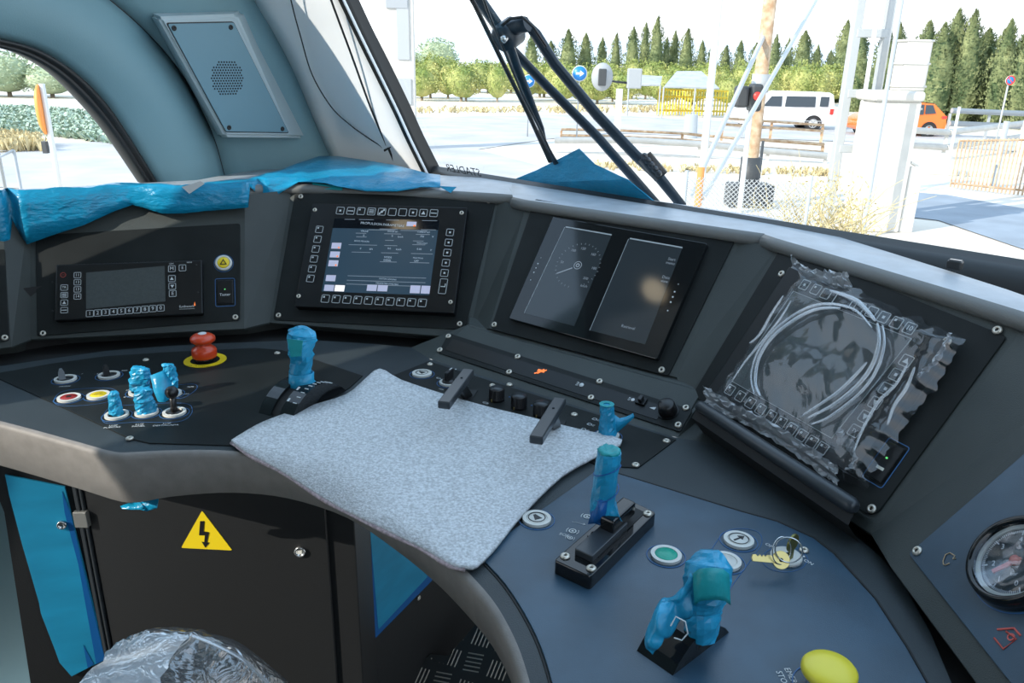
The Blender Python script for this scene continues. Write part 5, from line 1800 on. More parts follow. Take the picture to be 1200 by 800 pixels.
# footrest
fr_ = thing('footrest', 'black tread plate footrest at bottom of the footwell', 'footrest', Matrix.Identity(4))
PR = Plane(aty(525, 775, 1.25), -20, 55)
mb = MB(); q = [PR.uv(x, y) for x, y in ((440, 860), (640, 860), (600, 735), (560, 728), (525, 768), (504, 766), (470, 800))]
mb.poly(q, -.010, 0, .001)
mb.build('plate', 'tread', fr_, PR.mat())
mb = MB()
for gx in range(-3, 5):
    for gy in range(-3, 3):
        for k in range(5):
            u, v = gx * .050 + .0, gy * .050 + .01
            if (gx + gy) % 2:
                mb.bar((u - .016, v + (k - 2) * .008, .0004), (u + .016, v + (k - 2) * .008 + .003, .0004), .0022, .0014)
            else:
                mb.bar((u + (k - 2) * .008, v - .016, .0004), (u + (k - 2) * .008 + .003, v + .016, .0004), .0022, .0014)
b2 = mb.bm
inside = []
def pin(p, poly):
    c = False
    n = len(poly)
    for i in range(n):
        x1, y1 = poly[i]; x2, y2 = poly[i - 1]
        if (y1 > p[1]) != (y2 > p[1]) and p[0] < (x2 - x1) * (p[1] - y1) / (y2 - y1) + x1: c = not c
    return c
dead = [v for v in b2.verts if not pin((v.co.x, v.co.y), q)]
bmesh.ops.delete(b2, geom=dead, context='VERTS')
tr = mb.build('tread_pattern', 'screw', fr_, PR.mat())

# ================================================================== SEAT WRAPPED IN CLEAR FILM
st = thing('driver_seat', 'black driver seat wrapped in loose clear plastic at bottom left', 'seat', Matrix.Translation(V((aty(205, 800, .70).x, .70, 0))))
o2 = st.matrix_world.translation
def dome(scale, amp, seed, m, name, cut=None):
    tops = [(70, 812), (100, 800), (132, 772), (146, 750), (170, 744), (215, 738), (232, 744), (262, 757), (295, 778), (330, 806), (350, 825)]
    rows = []
    P = smooth_path([V((x, y, 0)) for x, y in tops], 5)
    for k in range(12):
        t_ = k / 11
        rw = []
        for i, p in enumerate(P):
            q_ = aty(p.x, p.y + (0 if scale > 1 else 5), .70) - o2
            yy = .06 * t_ * 1.0
            depth_y = -.16 * t_ ** 1.2
            zz = q_.z - .10 * t_ ** 1.6 - (.05 * t_)
            n1 = noise.noise(V((q_.x * 22 + seed, t_ * 3.2, seed))) + .5 * abs(noise.noise(V((q_.x * 60, t_ * 8, seed))))
            rw.append(V((q_.x * (1 - .1 * t_), depth_y, zz + n1 * amp)))
        rows.append(rw)
    # back side going down
    rows = [[V((p.x, p.y + .05, p.z - .12)) for p in rows[0]], [V((p.x, p.y + .03, p.z - .02)) for p in rows[0]]] + rows
    b = MB(); b.grid(rows)
    return b.build(name, m, st)
dome(1.0, .002, 3, 'seat', 'cushion')
o = dome(1.05, .013, 8, 'bagw', 'plastic_cover')
rows = []
for k in range(9):
    t_ = k / 8
    rw = []
    for x0_, y0_, x1_, y1_ in ((140, 752, 95, 806), (160, 744, 118, 808), (185, 741, 145, 812), (205, 739, 165, 815), (224, 741, 182, 818)):
        p = aty(x0_ + (x1_ - x0_) * t_, y0_ + (y1_ - y0_) * t_, .675 - .12 * t_) - o2
        rw.append(p + V((0, -.010, .006)) * (1 + noise.noise(V((p.x * 40, p.z * 40, 2)))) )
    rows.append(smooth_path(rw, 3))
mb = MB(); mb.grid(rows)
for v in mb.bm.verts: v.co += V((noise.noise(v.co * 60), noise.noise(v.co * 55), noise.noise(v.co * 70))) * .006
mb.build('loose_flap', 'cloudy', st)
mb = MB(); mb.tube([p - o2 for p in smooth_path([aty(x, y, .66) for x, y in ((226, 745), (222, 752), (205, 765), (190, 785), (176, 815))], 5)], [.003] * 21, 6, .5); mb.build('cover_fold', 'fold', st)
mb = MB(); mb.tube([p - o2 for p in smooth_path([aty(x, y, .66) for x, y in ((224, 744), (250, 754), (285, 773), (312, 798), (330, 815))], 5)], [.003] * 21, 6, .5); mb.build('cover_fold', 'fold', st)
mb = MB(); mb.box(-.11, .11, -.12, .06, .40, aty(205, 800, .70).z - .06, .03, 3); mb.build('seat_shell', 'seat', st)
mb = MB(); mb.lathe([(0, 0), (.12, 0), (.12, .02), (.05, .05), (.045, .40), (0, .40)], 24); mb.build('pedestal', 'cabinet', st)

# ================================================================== WIPER OUTSIDE THE GLASS
wm = mat('wiper blue black', (.012, .028, .045), .35)
wi = thing('windscreen_wiper', 'big dark wiper with twin arms and a jointed hub beyond the windscreen', 'wiper', PW.mat())
def wv(x, y, off=-.07):
    p = PW.uv(x, y, off); return V((p[0], p[1], off))
def wbar(name, pts, w, off=-.07, par=None, m=wm):
    b = MB()
    pts = [wv(x, y, off) for x, y in pts]
    b.tube(pts, w, 8, .6)
    return b.build(name, m, par or wi)
wbar('arm', [(616, 26), (628, 40), (650, 75), (700, 135), (745, 182), (772, 207), (800, 242)], [.008, .0115, .0115, .0115, .0115, .0115, .010])
wbar('arm', [(602, 60), (640, 100), (700, 160), (770, 240)], .0105, -.09)
wbar('lever_arm', [(540, -30), (562, 0), (583, 30), (592, 45)], .013, -.07)
wbar('blade_carrier', [(597, 55), (606, 80), (620, 115), (634, 150), (638, 168), (652, 192)], [.011, .010, .009, .007, .006, .006], -.05)
wbar('rubber_blade', [(546, -12), (556, 5), (590, 75), (620, 135), (645, 190)], .0050, -.03, m=M['black'])
wbar('hose', [(565, -5), (575, 22), (592, 62), (612, 110), (632, 150), (650, 188)], .0028, -.04, m=M['handle'])
wbar('cable', [(588, 30), (598, 22), (612, 20), (625, 32), (640, 55)], .0026, -.05, m=M['black'])
b = MB()
h = wv(594, 42, -.06); b.T = Matrix.Translation(h); b.lathe([(0, -.02), (.024, -.02), (.024, .012), (.018, .018), (0, .018)], 24)
hb_ = b.build('hub', wm, wi)
b = MB(); b.T = Matrix.Translation(wv(593, 44, -.04)); b.cyl(.006, 0, .010, 12); b.build('bolt', 'chrome', hb_)
wbar('link', [(594, 36), (606, 31), (618, 28)], .013, -.06)
wbar('joint_sleeve', [(755, 183), (765, 195), (775, 207)], .016, -.06, m=M['black'])
b = MB()
for k in range(5):
    p = wv(756 + 4.2 * k, 182 + 5.0 * k, -.045); b.T = Matrix.Translation(p); b.cyl(.0055, 0, .006, 8)
b.build('sleeve_ribs', 'handle', wi)

# ================================================================== OUTSIDE
def gpt(x, Y, z=GZ):
    """point on the ground at picture column x and distance Y"""
    y = 400
    for _ in range(6):
        p = aty(x, y, Y)
        y += (p.z - z) * 900 / Y
    return V((aty(x, y, Y).x, Y, z))
def topz(x, y, Y): return aty(x, y, Y).z
foliage = mat('cypress green', (.075, .12, .05), .9, color2=(.30, .33, .15), noise_scale=3.2)
folol = mat('yellow green leaves', (.22, .28, .07), .9, color2=(.60, .56, .22), noise_scale=1.6)
folgr = mat('grey green leaves', (.30, .38, .24), .9, color2=(.50, .55, .36), noise_scale=1.4)
bark = mat('bark', (.30, .24, .18), .9)
straw = mat('dry grass', (.62, .52, .30), .95, noise_amt=.2, noise_scale=2)
galv = mat('galvanised steel', (.44, .46, .47), .5, metal=.2)
concrete = mat('pale concrete', (.60, .58, .54), .85, noise_amt=.06, noise_scale=3)
rust = mat('rusty steel', (.40, .24, .13), .8, color2=(.60, .46, .32), noise_scale=6)
whitep = mat('white paint', (.66, .66, .64), .5)
yellowp = mat('yellow paint', (.80, .58, .06), .5)
signblue = mat('sign blue', (.02, .22, .62), .4)
signred = mat('sign red', (.72, .05, .04), .4)
signgrey = mat('sign back grey', (.36, .38, .40), .5)
darkp = mat('dark paint', (.05, .055, .06), .5)

def leaf_mesh(kind, seed, m):
    rr = random.Random(seed)
    b = MB()
    n = 1500 if kind == 'cypress' else 1100
    lob = [(rr.uniform(0, 6.28), rr.uniform(.1, .8), rr.uniform(.10, .2)) for _ in range(9)]
    for i in range(n):
        t_ = rr.random()
        a = rr.uniform(0, 2 * PI)
        if kind == 'cypress':
            R = .5 * (math.sin(PI * min(1, (t_ * .9 + .12))) ** .7) * (1 - t_ * .25) * (1 + .55 * noise.noise(V((math.cos(a) * 1.5, math.sin(a) * 1.5 + seed, t_ * 8))))
            z = t_ * (1 + .06 * noise.noise(V((a, 3, seed))))
            r_ = R * rr.uniform(.7, 1.12)
            c = V((r_ * math.cos(a), r_ * math.sin(a), z))
            sz = .055
            d = V((math.cos(a) * .5, math.sin(a) * .5, 1.1)) * sz
            w_ = V((-math.sin(a), math.cos(a), 0)) * sz * .8
            d.z *= .45; w_ *= 1.2
        else:
            th = math.acos(rr.uniform(-.6, 1))
            R = .5 * (1 + .3 * noise.noise(V((a, th * 1.7, seed)))) * rr.uniform(.8, 1.03)
            c = V((R * math.sin(th) * math.cos(a), R * math.sin(th) * math.sin(a), .5 + R * math.cos(th)))
            sz = .055
            d = V((rr.uniform(-1, 1), rr.uniform(-1, 1), rr.uniform(-1, 1))).normalized() * sz
            w_ = d.cross(V((rr.uniform(-1, 1), rr.uniform(-1, 1), rr.uniform(-1, 1)))).normalized() * sz * .7
        b.raw([c - w_, c + w_ * .4 - d * .3, c + d, c - w_ * .2 + d * .4], [(0, 1, 2, 3)])
    # inner body
    if kind == 'cypress':
        pr = [(.30 * (math.sin(PI * min(1, (t_ * .9 + .12))) ** .7) * (1 - t_ * .25), t_) for t_ in [k / 12 for k in range(12)]]
        b.lathe([(0, .0)] + pr + [(0, 1.0)], 12)
    else:
        b.lathe([(0, .1)] + [(.40 * math.sin(PI * k / 8), .5 - .40 * math.cos(PI * k / 8)) for k in range(1, 8)] + [(0, .9)], 12)
    return b
def tree_proto(kind, seed, m, trunk=.12):
    t = bpy.data.objects.new('tree', None); COL.objects.link(t)
    o = leaf_mesh(kind, seed, m).build('crown', m, t)
    b = MB(); b.tube([(0, 0, -.12 / 1), (0, 0, .3)], [.045, .03], 8); b.build('trunk', bark, t)
    return t
protos = {('cypress', k): tree_proto('cypress', k + 1, foliage) for k in range(3)}
protos.update({('bush', 0): tree_proto('bush', 11, folol), ('bush', 1): tree_proto('bush', 12, folol), ('round', 0): tree_proto('bush', 14, folgr)})
used = set()
def plant(kind, k, name, label, cat, x, Y, ytop, wpx, group=None, lean=0.0, base_z=GZ):
    p = protos[(kind, k)]
    t = p if (kind, k) not in used else copy_tree(p)
    used.add((kind, k))
    g = gpt(x, Y, base_z)
    h = topz(x, ytop, Y) - base_z
    w = wpx * Y / F_PX * 1.03
    t.name = name
    t.location = g
    t.scale = (w, w, h)
    t.rotation_euler = (0, lean, (x * 1.7) % 6)
    return tag(t, label, cat, group)
# cypress row far behind the road, left to right
G1 = 'cypresses behind the orchard'
cyp = [(622, 88, 40, 26), (644, 88, 48, 26), (664, 88, 36, 34), (684, 90, 40, 28), (703, 92, 44, 20), (719, 90, 40, 20), (738, 86, 32, 26), (752, 90, 27, 20), (765, 86, 20, 26), (777, 92, 44, 18), (786, 88, 36, 20), (800, 86, 35, 28),
       (818, 92, 48, 20), (830, 90, 50, 18), (846, 92, 54, 24), (862, 90, 48, 22), (880, 90, 50, 24), (902, 88, 42, 24), (917, 90, 46, 22), (934, 82, 36, 34), (951, 86, 54, 22), (966, 84, 60, 22), (980, 78, 24, 34)]
for i, (x, Y, yt, w) in enumerate(cyp):
    plant('cypress', i % 3, 'cypress', 'dark green cypress in the distant row behind the orchard', 'tree', x, Y, yt, w, G1)
G2 = 'tall windblown cypresses at the right'
big = [(1000, 62, 36, 36), (1024, 58, 34, 40), (1043, 60, 28, 32), (1062, 54, 44, 48), (1074, 52, 26, 50), (1092, 50, 28, 52), (1106, 51, 10, 46), (1121, 50, 14, 46), (1142, 52, 34, 60), (1162, 49, 22, 42), (1178, 50, 38, 56), (1194, 47, 12, 52), (1214, 46, 18, 60), (1240, 45, 26, 60)]
for i, (x, Y, yt, w) in enumerate(big):
    plant('cypress', (i + 1) % 3, 'cypress', 'tall windblown cypress in the row right of the concrete pylon', 'tree', x, Y, yt, w, G2, lean=.05)
# pine and orchard
plant('round', 0, 'stone_pine', 'round crowned green tree in front of the hazy hills', 'tree', 513, 150, 44, 46)
rnd = random.Random(3)
G3 = 'orchard bushes across the road'
for i in range(46):
    x = 482 + i * 11.3 + rnd.uniform(-4, 4)
    Y = rnd.choice((66, 70, 76, 84))
    yt = 66 + (x - 480) * .022 + rnd.uniform(-4, 5) + (8 if Y < 70 else 0)
    plant('bush', i % 2, 'orchard_bush', 'yellow green orchard bush in the band across the road', 'bush', x, Y, yt, rnd.uniform(26, 40), G3)
G4 = 'bushes in the far band left of the orchard'
for i in range(9):
    plant('round', 0, 'shrub', 'grey green shrub in the far band left of the round tree', 'bush', 405 + i * 13, 120, 60 + (i % 3) * 3, 22, G4)
for i, (x, yt, w) in enumerate(((12, 60, 62), (62, 74, 60), (-34, 56, 60))):
    plant('round', 0, 'shrub', 'green shrub beyond the field seen through arched window, ' + ('at its left edge', 'behind the mirror post', 'outside at the far left')[i], 'bush', x, 60, yt, w)

# low crops seen through the side window
def stuff_patch(name, label, cat, px, n, h, m, seed, size, dens=1):
    rr = random.Random(seed)
    P = [G(x, y) for x, y in px]
    poly_ = [(p.x, p.y) for p in P]
    x0, x1 = min(p[0] for p in poly_), max(p[0] for p in poly_)
    y0, y1 = min(p[1] for p in poly_), max(p[1] for p in poly_)
    b = MB()
    c = 0
    tries = 0
    while c < n and tries < n * 30:
        tries += 1
        x, y = rr.uniform(x0, x1), rr.uniform(y0, y1)
        if not pin((x, y), poly_): continue
        c += 1
        for k in range(5):
            a = rr.uniform(0, 2 * PI); s_ = size * rr.uniform(.6, 1.2)
            t_ = V((math.cos(a) * s_, math.sin(a) * s_, h * rr.uniform(.5, 1.1)))
            q_ = V((-math.sin(a), math.cos(a), 0)) * s_ * .5
            b.raw([V((x, y, GZ)) - q_ * .3, V((x, y, GZ)) + q_ * .3, V((x, y, GZ)) + t_ + q_ * .4, V((x, y, GZ)) + t_ - q_ * .4], [(0, 1, 2, 3)])
    o = b.build(name, m)
    tag(o, label, cat, kind='stuff')
crop = mat('leafy crop', (.26, .36, .26), .9, color2=(.48, .56, .46), noise_scale=3)
stuff_patch('crop', 'low green leafy crop field seen through arched side window', 'crop', [(-30, 126), (-30, 155), (60, 160), (150, 172), (150, 140), (60, 130)], 1500, .30, crop, 2, .30)
stuff_patch('dry_grass', 'tuft line of dry golden grass below the crop at left window', 'grass', [(-30, 162), (-30, 180), (55, 178), (50, 168)], 420, .45, straw, 3, .16)
stuff_patch('dry_grass', 'strip of dry straw coloured grass along the far road edge', 'grass', [(470, 133), (700, 133), (820, 131), (820, 128), (640, 129), (470, 130)], 260, .35, straw, 4, .25)
stuff_patch('dry_grass', 'dry straw slope below the tall windblown cypresses', 'grass', [(1040, 138), (1240, 145), (1240, 128), (1110, 122), (1040, 124)], 900, 1.0, straw, 5, .45)
stuff_patch('dry_grass', 'thin dry weeds along the guard rails', 'grass', [(700, 199), (980, 208), (980, 203), (700, 193)], 170, .2, straw, 6, .14)

def post(b, x0, y0, x1, y1, Y, r, seg=8, z=None):
    p0, p1 = aty(x0, y0, Y), aty(x1, y1, Y)
    b.tube([p0, p1], r, seg)
def pole(x, Y, ytop, r, ybase=None):
    """upright pole on the ground at column x (at its foot), distance Y, reaching picture row ytop"""
    g = gpt(x, Y)
    k = V((g.x, g.y, 0))
    # height so that the top projects to ytop
    z = GZ + .5
    for _ in range(40):
        cc = RM.transposed() @ (V((g.x, g.y, z)) - CAM)
        py = CY - F_PX * cc.y / -cc.z
        z += (py - ytop) * g.y / F_PX * .9
    return g, z
def ground_thing(name, label, cat, g, group=None):
    return thing(name, label, cat, Matrix.Translation(g), group)

# --- through the side window
g, z = pole(75, 16.5, 98, .04)
t = ground_thing('mirror_post', 'white post with a round orange backed traffic mirror beyond the side window', 'traffic mirror', g)
b = MB(); b.cyl(.055, 0, z - GZ, 12); b.build('post', whitep, t)
H = z - GZ
b = MB(); b.T = Matrix.Translation((-.10, 0, H - .50)) @ Matrix.Rotation(math.radians(106), 4, 'Z') @ Matrix.Rotation(PI / 2, 4, 'X') @ Matrix.Diagonal((.8, 1.35, 1, 1))
b.lathe([(0, -.05), (.28, -.05), (.36, 0), (.36, .05), (.33, .05), (0, .05)], 28); b.build('mirror_shell', mat('orange plastic', (.85, .30, .06), .5), t)
b = MB(); b.box(-.20, -.10, -.05, .05, H - 1.36, H - 1.12, .01); b.build('bracket', darkp, t)
g, z = pole(37, 13.5, 176, .04)
t = ground_thing('rail_frame', 'pale tubular handrail frame on the roadside beyond the side window', 'handrail', g)
h_ = z - GZ
b = MB()
b.tube([(0, 0, 0), (0, 0, h_), (-.36, .15, h_ - .03), (-.36, .15, 0)], .028, 8); b.tube([(0, 0, h_ * .45), (-.36, .15, h_ * .45)], .022, 8); b.tube([(-.2, -.4, 0), (-.2, -.4, h_ * .9), (0, 0, h_)], .022, 8)
b.build('tube_frame', galv, t)

# --- white mast left of the wiper
g, z = pole(468, 30, -60, .1)
t = ground_thing('signal_mast', 'wide overexposed white mast with grey slots just right of the pillar', 'mast', g)
hm_ = z - GZ
wd = 40 * 30 / F_PX / 2
b = MB(); b.box(-wd, wd, -.15, .15, 0, hm_, .03); b.build('column', concrete, t)
b = MB(); b.box(wd * .1, wd * .75, -.20, -.15, topz(485, 70, 30) - GZ, topz(485, -30, 30) - GZ); b.build('slot_panel', galv, t)
b = MB(); b.box(-wd * .45, wd * .7, -.22, -.15, topz(475, 10, 30) - GZ, topz(475, -20, 30) - GZ); b.build('box', signgrey, t)
b = MB(); b.box(-wd * .1, wd * .8, -.20, -.15, topz(482, 122, 30) - GZ, topz(482, 92, 30) - GZ); b.build('slot_panel', galv, t)

# --- arrow signs and mirror backs
def sign(x, y, Y, rpx, label, face, arrow=True, yfoot=None, cat='road sign', col=None):
    g, z = pole(x, Y, y, .03)
    t = ground_thing('road_sign', label, cat, g)
    h_ = z - GZ; r_ = rpx * Y / F_PX
    b = MB(); b.cyl(.03, 0, h_, 10); b.build('pole', galv, t)
    FX = Matrix.Translation((0, -.05, h_)) @ Matrix.Rotation(PI / 2, 4, 'X')
    b = MB(); b.T = FX; b.lathe([(0, 0), (r_, 0), (r_, .03), (0, .03)], 28); f = b.build('disc', whitep, t)
    b = MB(); b.T = FX; b.lathe([(0, .03), (r_ * .9, .03), (r_ * .9, .035), (0, .035)], 28); b.build('face', face, t)
    if arrow:
        b = MB(); b.T = FX; b.box(-r_ * .5, r_ * .1, -r_ * .14, r_ * .14, .036, .04); b.poly([(r_ * .05, -r_ * .4), (r_ * .6, 0), (r_ * .05, r_ * .4)], .036, .04); b.build('arrow', whitep, t)
    return t, h_, r_, FX
sign(675.5, 86, 34, 8.5, 'round blue sign with white arrow seen behind the wiper arm', signblue)
sign(618, 95, 36, 7, 'blue and white round sign between the two wiper arms', signblue)
t, h_, r_, FX = sign(1162, 94, 30, 5.0, 'blue round no stopping sign with red rim above the rusty gate', signblue, arrow=False)
b = MB(); b.T = FX; b.ring(r_ * .75, r_, .035, .04, 28); b.bar((-r_ * .6, r_ * .6, .038), (r_ * .6, -r_ * .6, .038), r_ * .2, .004); b.build('red_rim', signred, t)
g, z = pole(722, 32, 104, .05)
t = ground_thing('signal_post', 'white post carrying a grey round shield and grey boxed lamp heads', 'signal', g)
h_ = z - GZ
b = MB(); b.box(-.12, .12, -.1, .1, 0, h_, .02); b.build('post', whitep, t)
b = MB(); b.T = Matrix.Translation((-.70, 0, h_ + .42)) @ Matrix.Rotation(PI / 2, 4, 'X') @ Matrix.Diagonal((.8, 1, 1, 1)); b.lathe([(0, 0), (.52, 0), (.50, .08), (0, .10)], 28); b.build('round_shield', signgrey, t)
b = MB(); b.box(-.86, -.56, -.22, -.10, h_ + .10, h_ + .72, .03); b.build('lamp_head', darkp, t)
b = MB(); b.box(.26, .80, -.2, .1, h_ + .02, h_ + .75, .04); b.build('lamp_head', signgrey, t)
b = MB(); b.tube([(-.7, 0, h_ + .3), (.5, 0, h_ + .2)], .04, 8); b.build('bracket', darkp, t)
# grey netting over the orchard
def awn(px, Y, label):
    P = [aty(x, y, Y + d) for x, y, d in px]
    c = sum(P, V()) / len(P)
    t = thing('shade_net', label, 'shade net', Matrix.Translation(V((c.x, c.y, GZ))))
    o_ = t.matrix_world.translation
    b = MB(); b.raw([p - o_ for p in P], [tuple(range(len(P)))]); bmesh.ops.triangulate(b.bm, faces=b.bm.faces[:])
    b.build('net', mat('grey net', (.40, .42, .43), .9, noise_amt=.1, noise_scale=2), t, solid=.08)
    b = MB()
    for p in (P[0], P[-1]):
        q_ = p - o_; b.tube([(q_.x, q_.y, 0), tuple(q_)], .05, 6)
    b.build('stake', galv, t)
awn([(778, 102, 0), (793, 84, 4), (822, 84, 4), (843, 104, 0), (815, 103, 0)], 50, 'wide grey shade net above the yellow fence')
awn([(737, 100, 0), (745, 88, 3), (776, 90, 3), (774, 100, 0)], 52, 'smaller grey shade net left of the wide one')

# yellow fence
def bars(name, label, cat, px0, px1, Y0, Y1, ytop0, ytop1, n, r, m, rails=(.15, .9), ybot=None, top_m=None):
    A, B = gpt(px0, Y0), gpt(px1, Y1)
    zA, zB = topz(px0, ytop0, Y0), topz(px1, ytop1, Y1)
    t = thing(name, label, cat, Matrix.Translation(A))
    for k in range(n):
        s = k / (n - 1)
        p = A.lerp(B, s) - A; h = zA + (zB - zA) * s - GZ
        b = MB(); b.tube([(0, 0, .05), (0, 0, h)], r, 6); b.build('bar', m, t, Matrix.Translation(p))
    for f in rails:
        b = MB(); b.tube([(0, 0, (zA - GZ) * f), (B.x - A.x, B.y - A.y, (zB - GZ) * f)], r * 1.3, 6); b.build('rail', top_m or m, t)
    return t
bars('yellow_fence', 'yellow barred fence across the road below the shade nets', 'fence', 770, 850, 53, 53, 104, 106, 24, .05, yellowp, (.2, .72, .98))
bars('rusty_gate', 'rusty vertical barred gate at the right edge of the yard', 'gate', 1113, 1212, 22.5, 21.0, 163, 161, 22, .024, rust, (.12, .97))

# guard rails
def rail(label, pts, Y, m, hpx=None, posts=True, w=.17):
    """pts: picture points of the rail; Y distances"""
    P = [aty(x, y, yy) for (x, y), yy in zip(pts, Y)]
    t = thing('guard_rail', label, 'guard rail', Matrix.Translation(V((P[0].x, P[0].y, GZ))))
    o_ = t.matrix_world.translation
    for a, c in zip(P[:-1], P[1:]):
        a_, c_ = a - o_, c - o_
        b = MB()
        for dz in (-w * .75, w * .75):
            b.tube([a_ + V((0, 0, dz)), c_ + V((0, 0, dz))], w * .4, 8, .8)
        b.build('beam', m, t)
    for k, p in enumerate(P):
        p_ = p - o_
        b = MB(); b.box(p_.x - .05, p_.x + .05, p_.y + .04, p_.y + .14, 0, p_.z + w * .4); b.build('post', m, t)
rail('rusty guard rail crossing behind the wiper foot', [(658, 155), (720, 156), (800, 160), (862, 166)], [36, 35, 34, 33], rust)
rail('rusty guard rail in front of the white van', [(848, 142), (905, 146), (965, 150)], [36, 36, 36], rust)
rail('pale guard rail nearest the chain link mesh', [(650, 173), (740, 173), (820, 178), (900, 186), (968, 192)], [30, 29.5, 29, 28.5, 28], concrete, w=.36)
rail('second rusty rail pair between white van and the pale rail', [(885, 168), (965, 174)], [31, 31], rust, w=.2)
rail('pale guard rail below the orange car', [(1045, 160), (1110, 164), (1200, 152)], [30, 30, 34], concrete, w=.36)
rail('upper pale guard rail right of the orange car', [(1114, 137), (1160, 139), (1235, 142)], [40, 40, 40], galv, w=.4)
# low wall and its kerb
A, B = gpt(1036, 26.5), gpt(1112, 26.0)
t = thing('low_wall', 'low weathered concrete wall between the pylon and the rusty gate', 'wall', Matrix.Translation(A))
b = MB(); d = B - A; b.T = Matrix.Rotation(math.atan2(d.y, d.x), 4, 'Z'); b.box(0, d.length, 0, .3, 0, topz(1075, 180, 26) - GZ, .03); b.build('wall_body', concrete, t)
b = MB(); b.T = Matrix.Rotation(math.atan2(d.y, d.x), 4, 'Z'); b.box(-.2, d.length * 1.6, -.6, -.3, 0, .14, .03); b.build('kerb', concrete, t)

# --- poles
def simple_pole(name, label, cat, xf, Y, yt, r, m, xtop=None, fam=None):
    g, z = pole(xf, Y, yt, r)
    t = ground_thing(name, label, cat, g)
    b = MB(); top_ = (0, 0, z - GZ)
    b.tube([(0, 0, 0), top_], [r, r * .85], 12); b.build('shaft', m, t)
    return t, z - GZ
t, h_ = simple_pole('barrier_pole', 'slim white pole rising left of the utility pole', 'pole', 818, 17.5, -60, .085, whitep)
t, h_ = simple_pole('utility_pole', 'rust streaked wooden utility pole with strapped black base', 'utility pole', 874, 19, -60, .17, rust)
b = MB(); b.cyl(.24, .25, 1.15, 14); b.build('black_sleeve', darkp, t)
b = MB(); b.box(-.5, .55, -.35, .25, 0, .55, .06); b.build('base_box', darkp, t)
b = MB(); b.cyl(.20, 2.6, 3.0, 14); b.build('strap', galv, t)
t, h_ = simple_pole('signal_post', 'thin white post with a black red lensed lamp head beside the utility pole', 'signal', 866, 18, 95, .06, whitep)
b = MB(); b.box(-.40, -.12, -.2, .1, h_ - .55, h_ - .10, .06); b.build('lamp_head', darkp, t)
b = MB(); b.box(-.10, .16, -.25, .1, h_ - .62, h_ - .05, .06); lh = b.build('lamp_head', darkp, t)
b = MB(); b.T = Matrix.Translation((.03, -.26, h_ - .30)) @ Matrix.Rotation(PI / 2, 4, 'X'); b.cyl(.09, 0, .03, 16); b.build('red_lens', signred, lh)
def strut(label, p0, p1, Y0, Y1, r, m=None):
    a, c = aty(*p0, Y0), aty(*p1, Y1)
    t = thing('guy_wire', label, 'guy rod', Matrix.Translation(c))
    b = MB(); b.tube([(0, 0, 0), tuple(a - c)], r, 8); b.build('rod', m or whitep, t)
strut('white diagonal rod running from the utility pole down to the yard', (896, 40), (808, 232), 19, 15, .055)
strut('long white diagonal stay with a dark clamp reaching the top edge', (960, -6), (824, 232), 21, 14.5, .050)
# dark pole with small box
t, h_ = simple_pole('marker_post', 'short black marker post in front of the pale guard rail', 'post', 889, 24, 165, .05, darkp)
t, h_ = simple_pole('marker_post', 'orange rusty short post at the dash edge by the white pole', 'post', 813, 14.5, 196, .075, mat('orange rust', (.70, .28, .08), .8))
t, h_ = simple_pole('signal_cabinet', 'grey cylindrical drum standing behind the rusty guard rail', 'drum', 808, 37, 134, .34, galv)
t, h_ = simple_pole('marker_post', 'thin white post left of the rusty gate', 'post', 1108, 25, 125, .05, whitep)
t, h_ = simple_pole('marker_post', 'pale post pair behind the rusty gate', 'post', 1163, 23, 142, .09, galv)
t, h_ = simple_pole('street_pole', 'white pole at the right edge of the picture behind the gate', 'pole', 1188, 25, 90, .09, whitep)

# lattice mast
g, z = pole(985, 17, -60, .1)
t = ground_thing('lattice_mast', 'tall pale steel mast of two channels joined by batten plates', 'mast', g)
h_ = z - GZ
wd = .31
def tilt(x, y, Y): return aty(x, y, Y) - g
for xo, r_ in ((-wd, .085), (wd, .07)):
    b = MB(); b.box(xo - r_, xo + r_, -.10, .10, 0, h_, .01, 1); b.build('channel', galv, t)
for zz in (.2, 1.5, 2.6, 3.75, 4.9, 6.0):
    if zz < h_:
        b = MB(); b.box(-wd, wd, -.11, .09, zz, zz + .16, .01, 1); b.build('batten', galv, t)
b = MB(); b.tube([(-.05, -.3, 0), (-.05, -.3, h_)], .045, 8); b.build('conduit', whitep, t)
# concrete pylon
g, z = pole(1018, 16.5, 118, .1)
t = ground_thing('concrete_pylon', 'massive overexposed white concrete pylon with a block column on top', 'pylon', g)
h_ = z - GZ
w_ = 25 * 16.5 / F_PX
b = MB(); b.box(-w_, w_, -.4, .4, 0, h_, .03); b.build('pedestal', concrete, t)
b = MB(); b.box(-w_ - .10, w_ + .02, -.48, .46, h_, h_ + .20, .07, 3); b.build('cap', concrete, t)
h2 = topz(1045, 46, 16.5) - GZ
b = MB(); b.box(w_ - .40, w_ + .10, -.2, .25, h_ + .2, h2, .02)
for k in range(4): b.box(w_ - .44, w_ + .12, -.22, .27, h2 - .04 - k * .42, h2 + .0 - k * .42, .01, 1)
b.build('block_column', concrete, t)
b = MB(); b.bar((w_ + .02, -.35, h_ * .55), (w_ + .30, -.2, h_ * .5), .05, .05); b.box(w_ + .02, w_ + .30, -.35, -.3, 0, h_ * .52, .01, 1); b.build('side_board', concrete, t)
t, h_ = simple_pole('conduit_pole', 'slim grey conduit pole against the concrete pylon', 'pole', 1010, 15.6, -60, .045, galv)

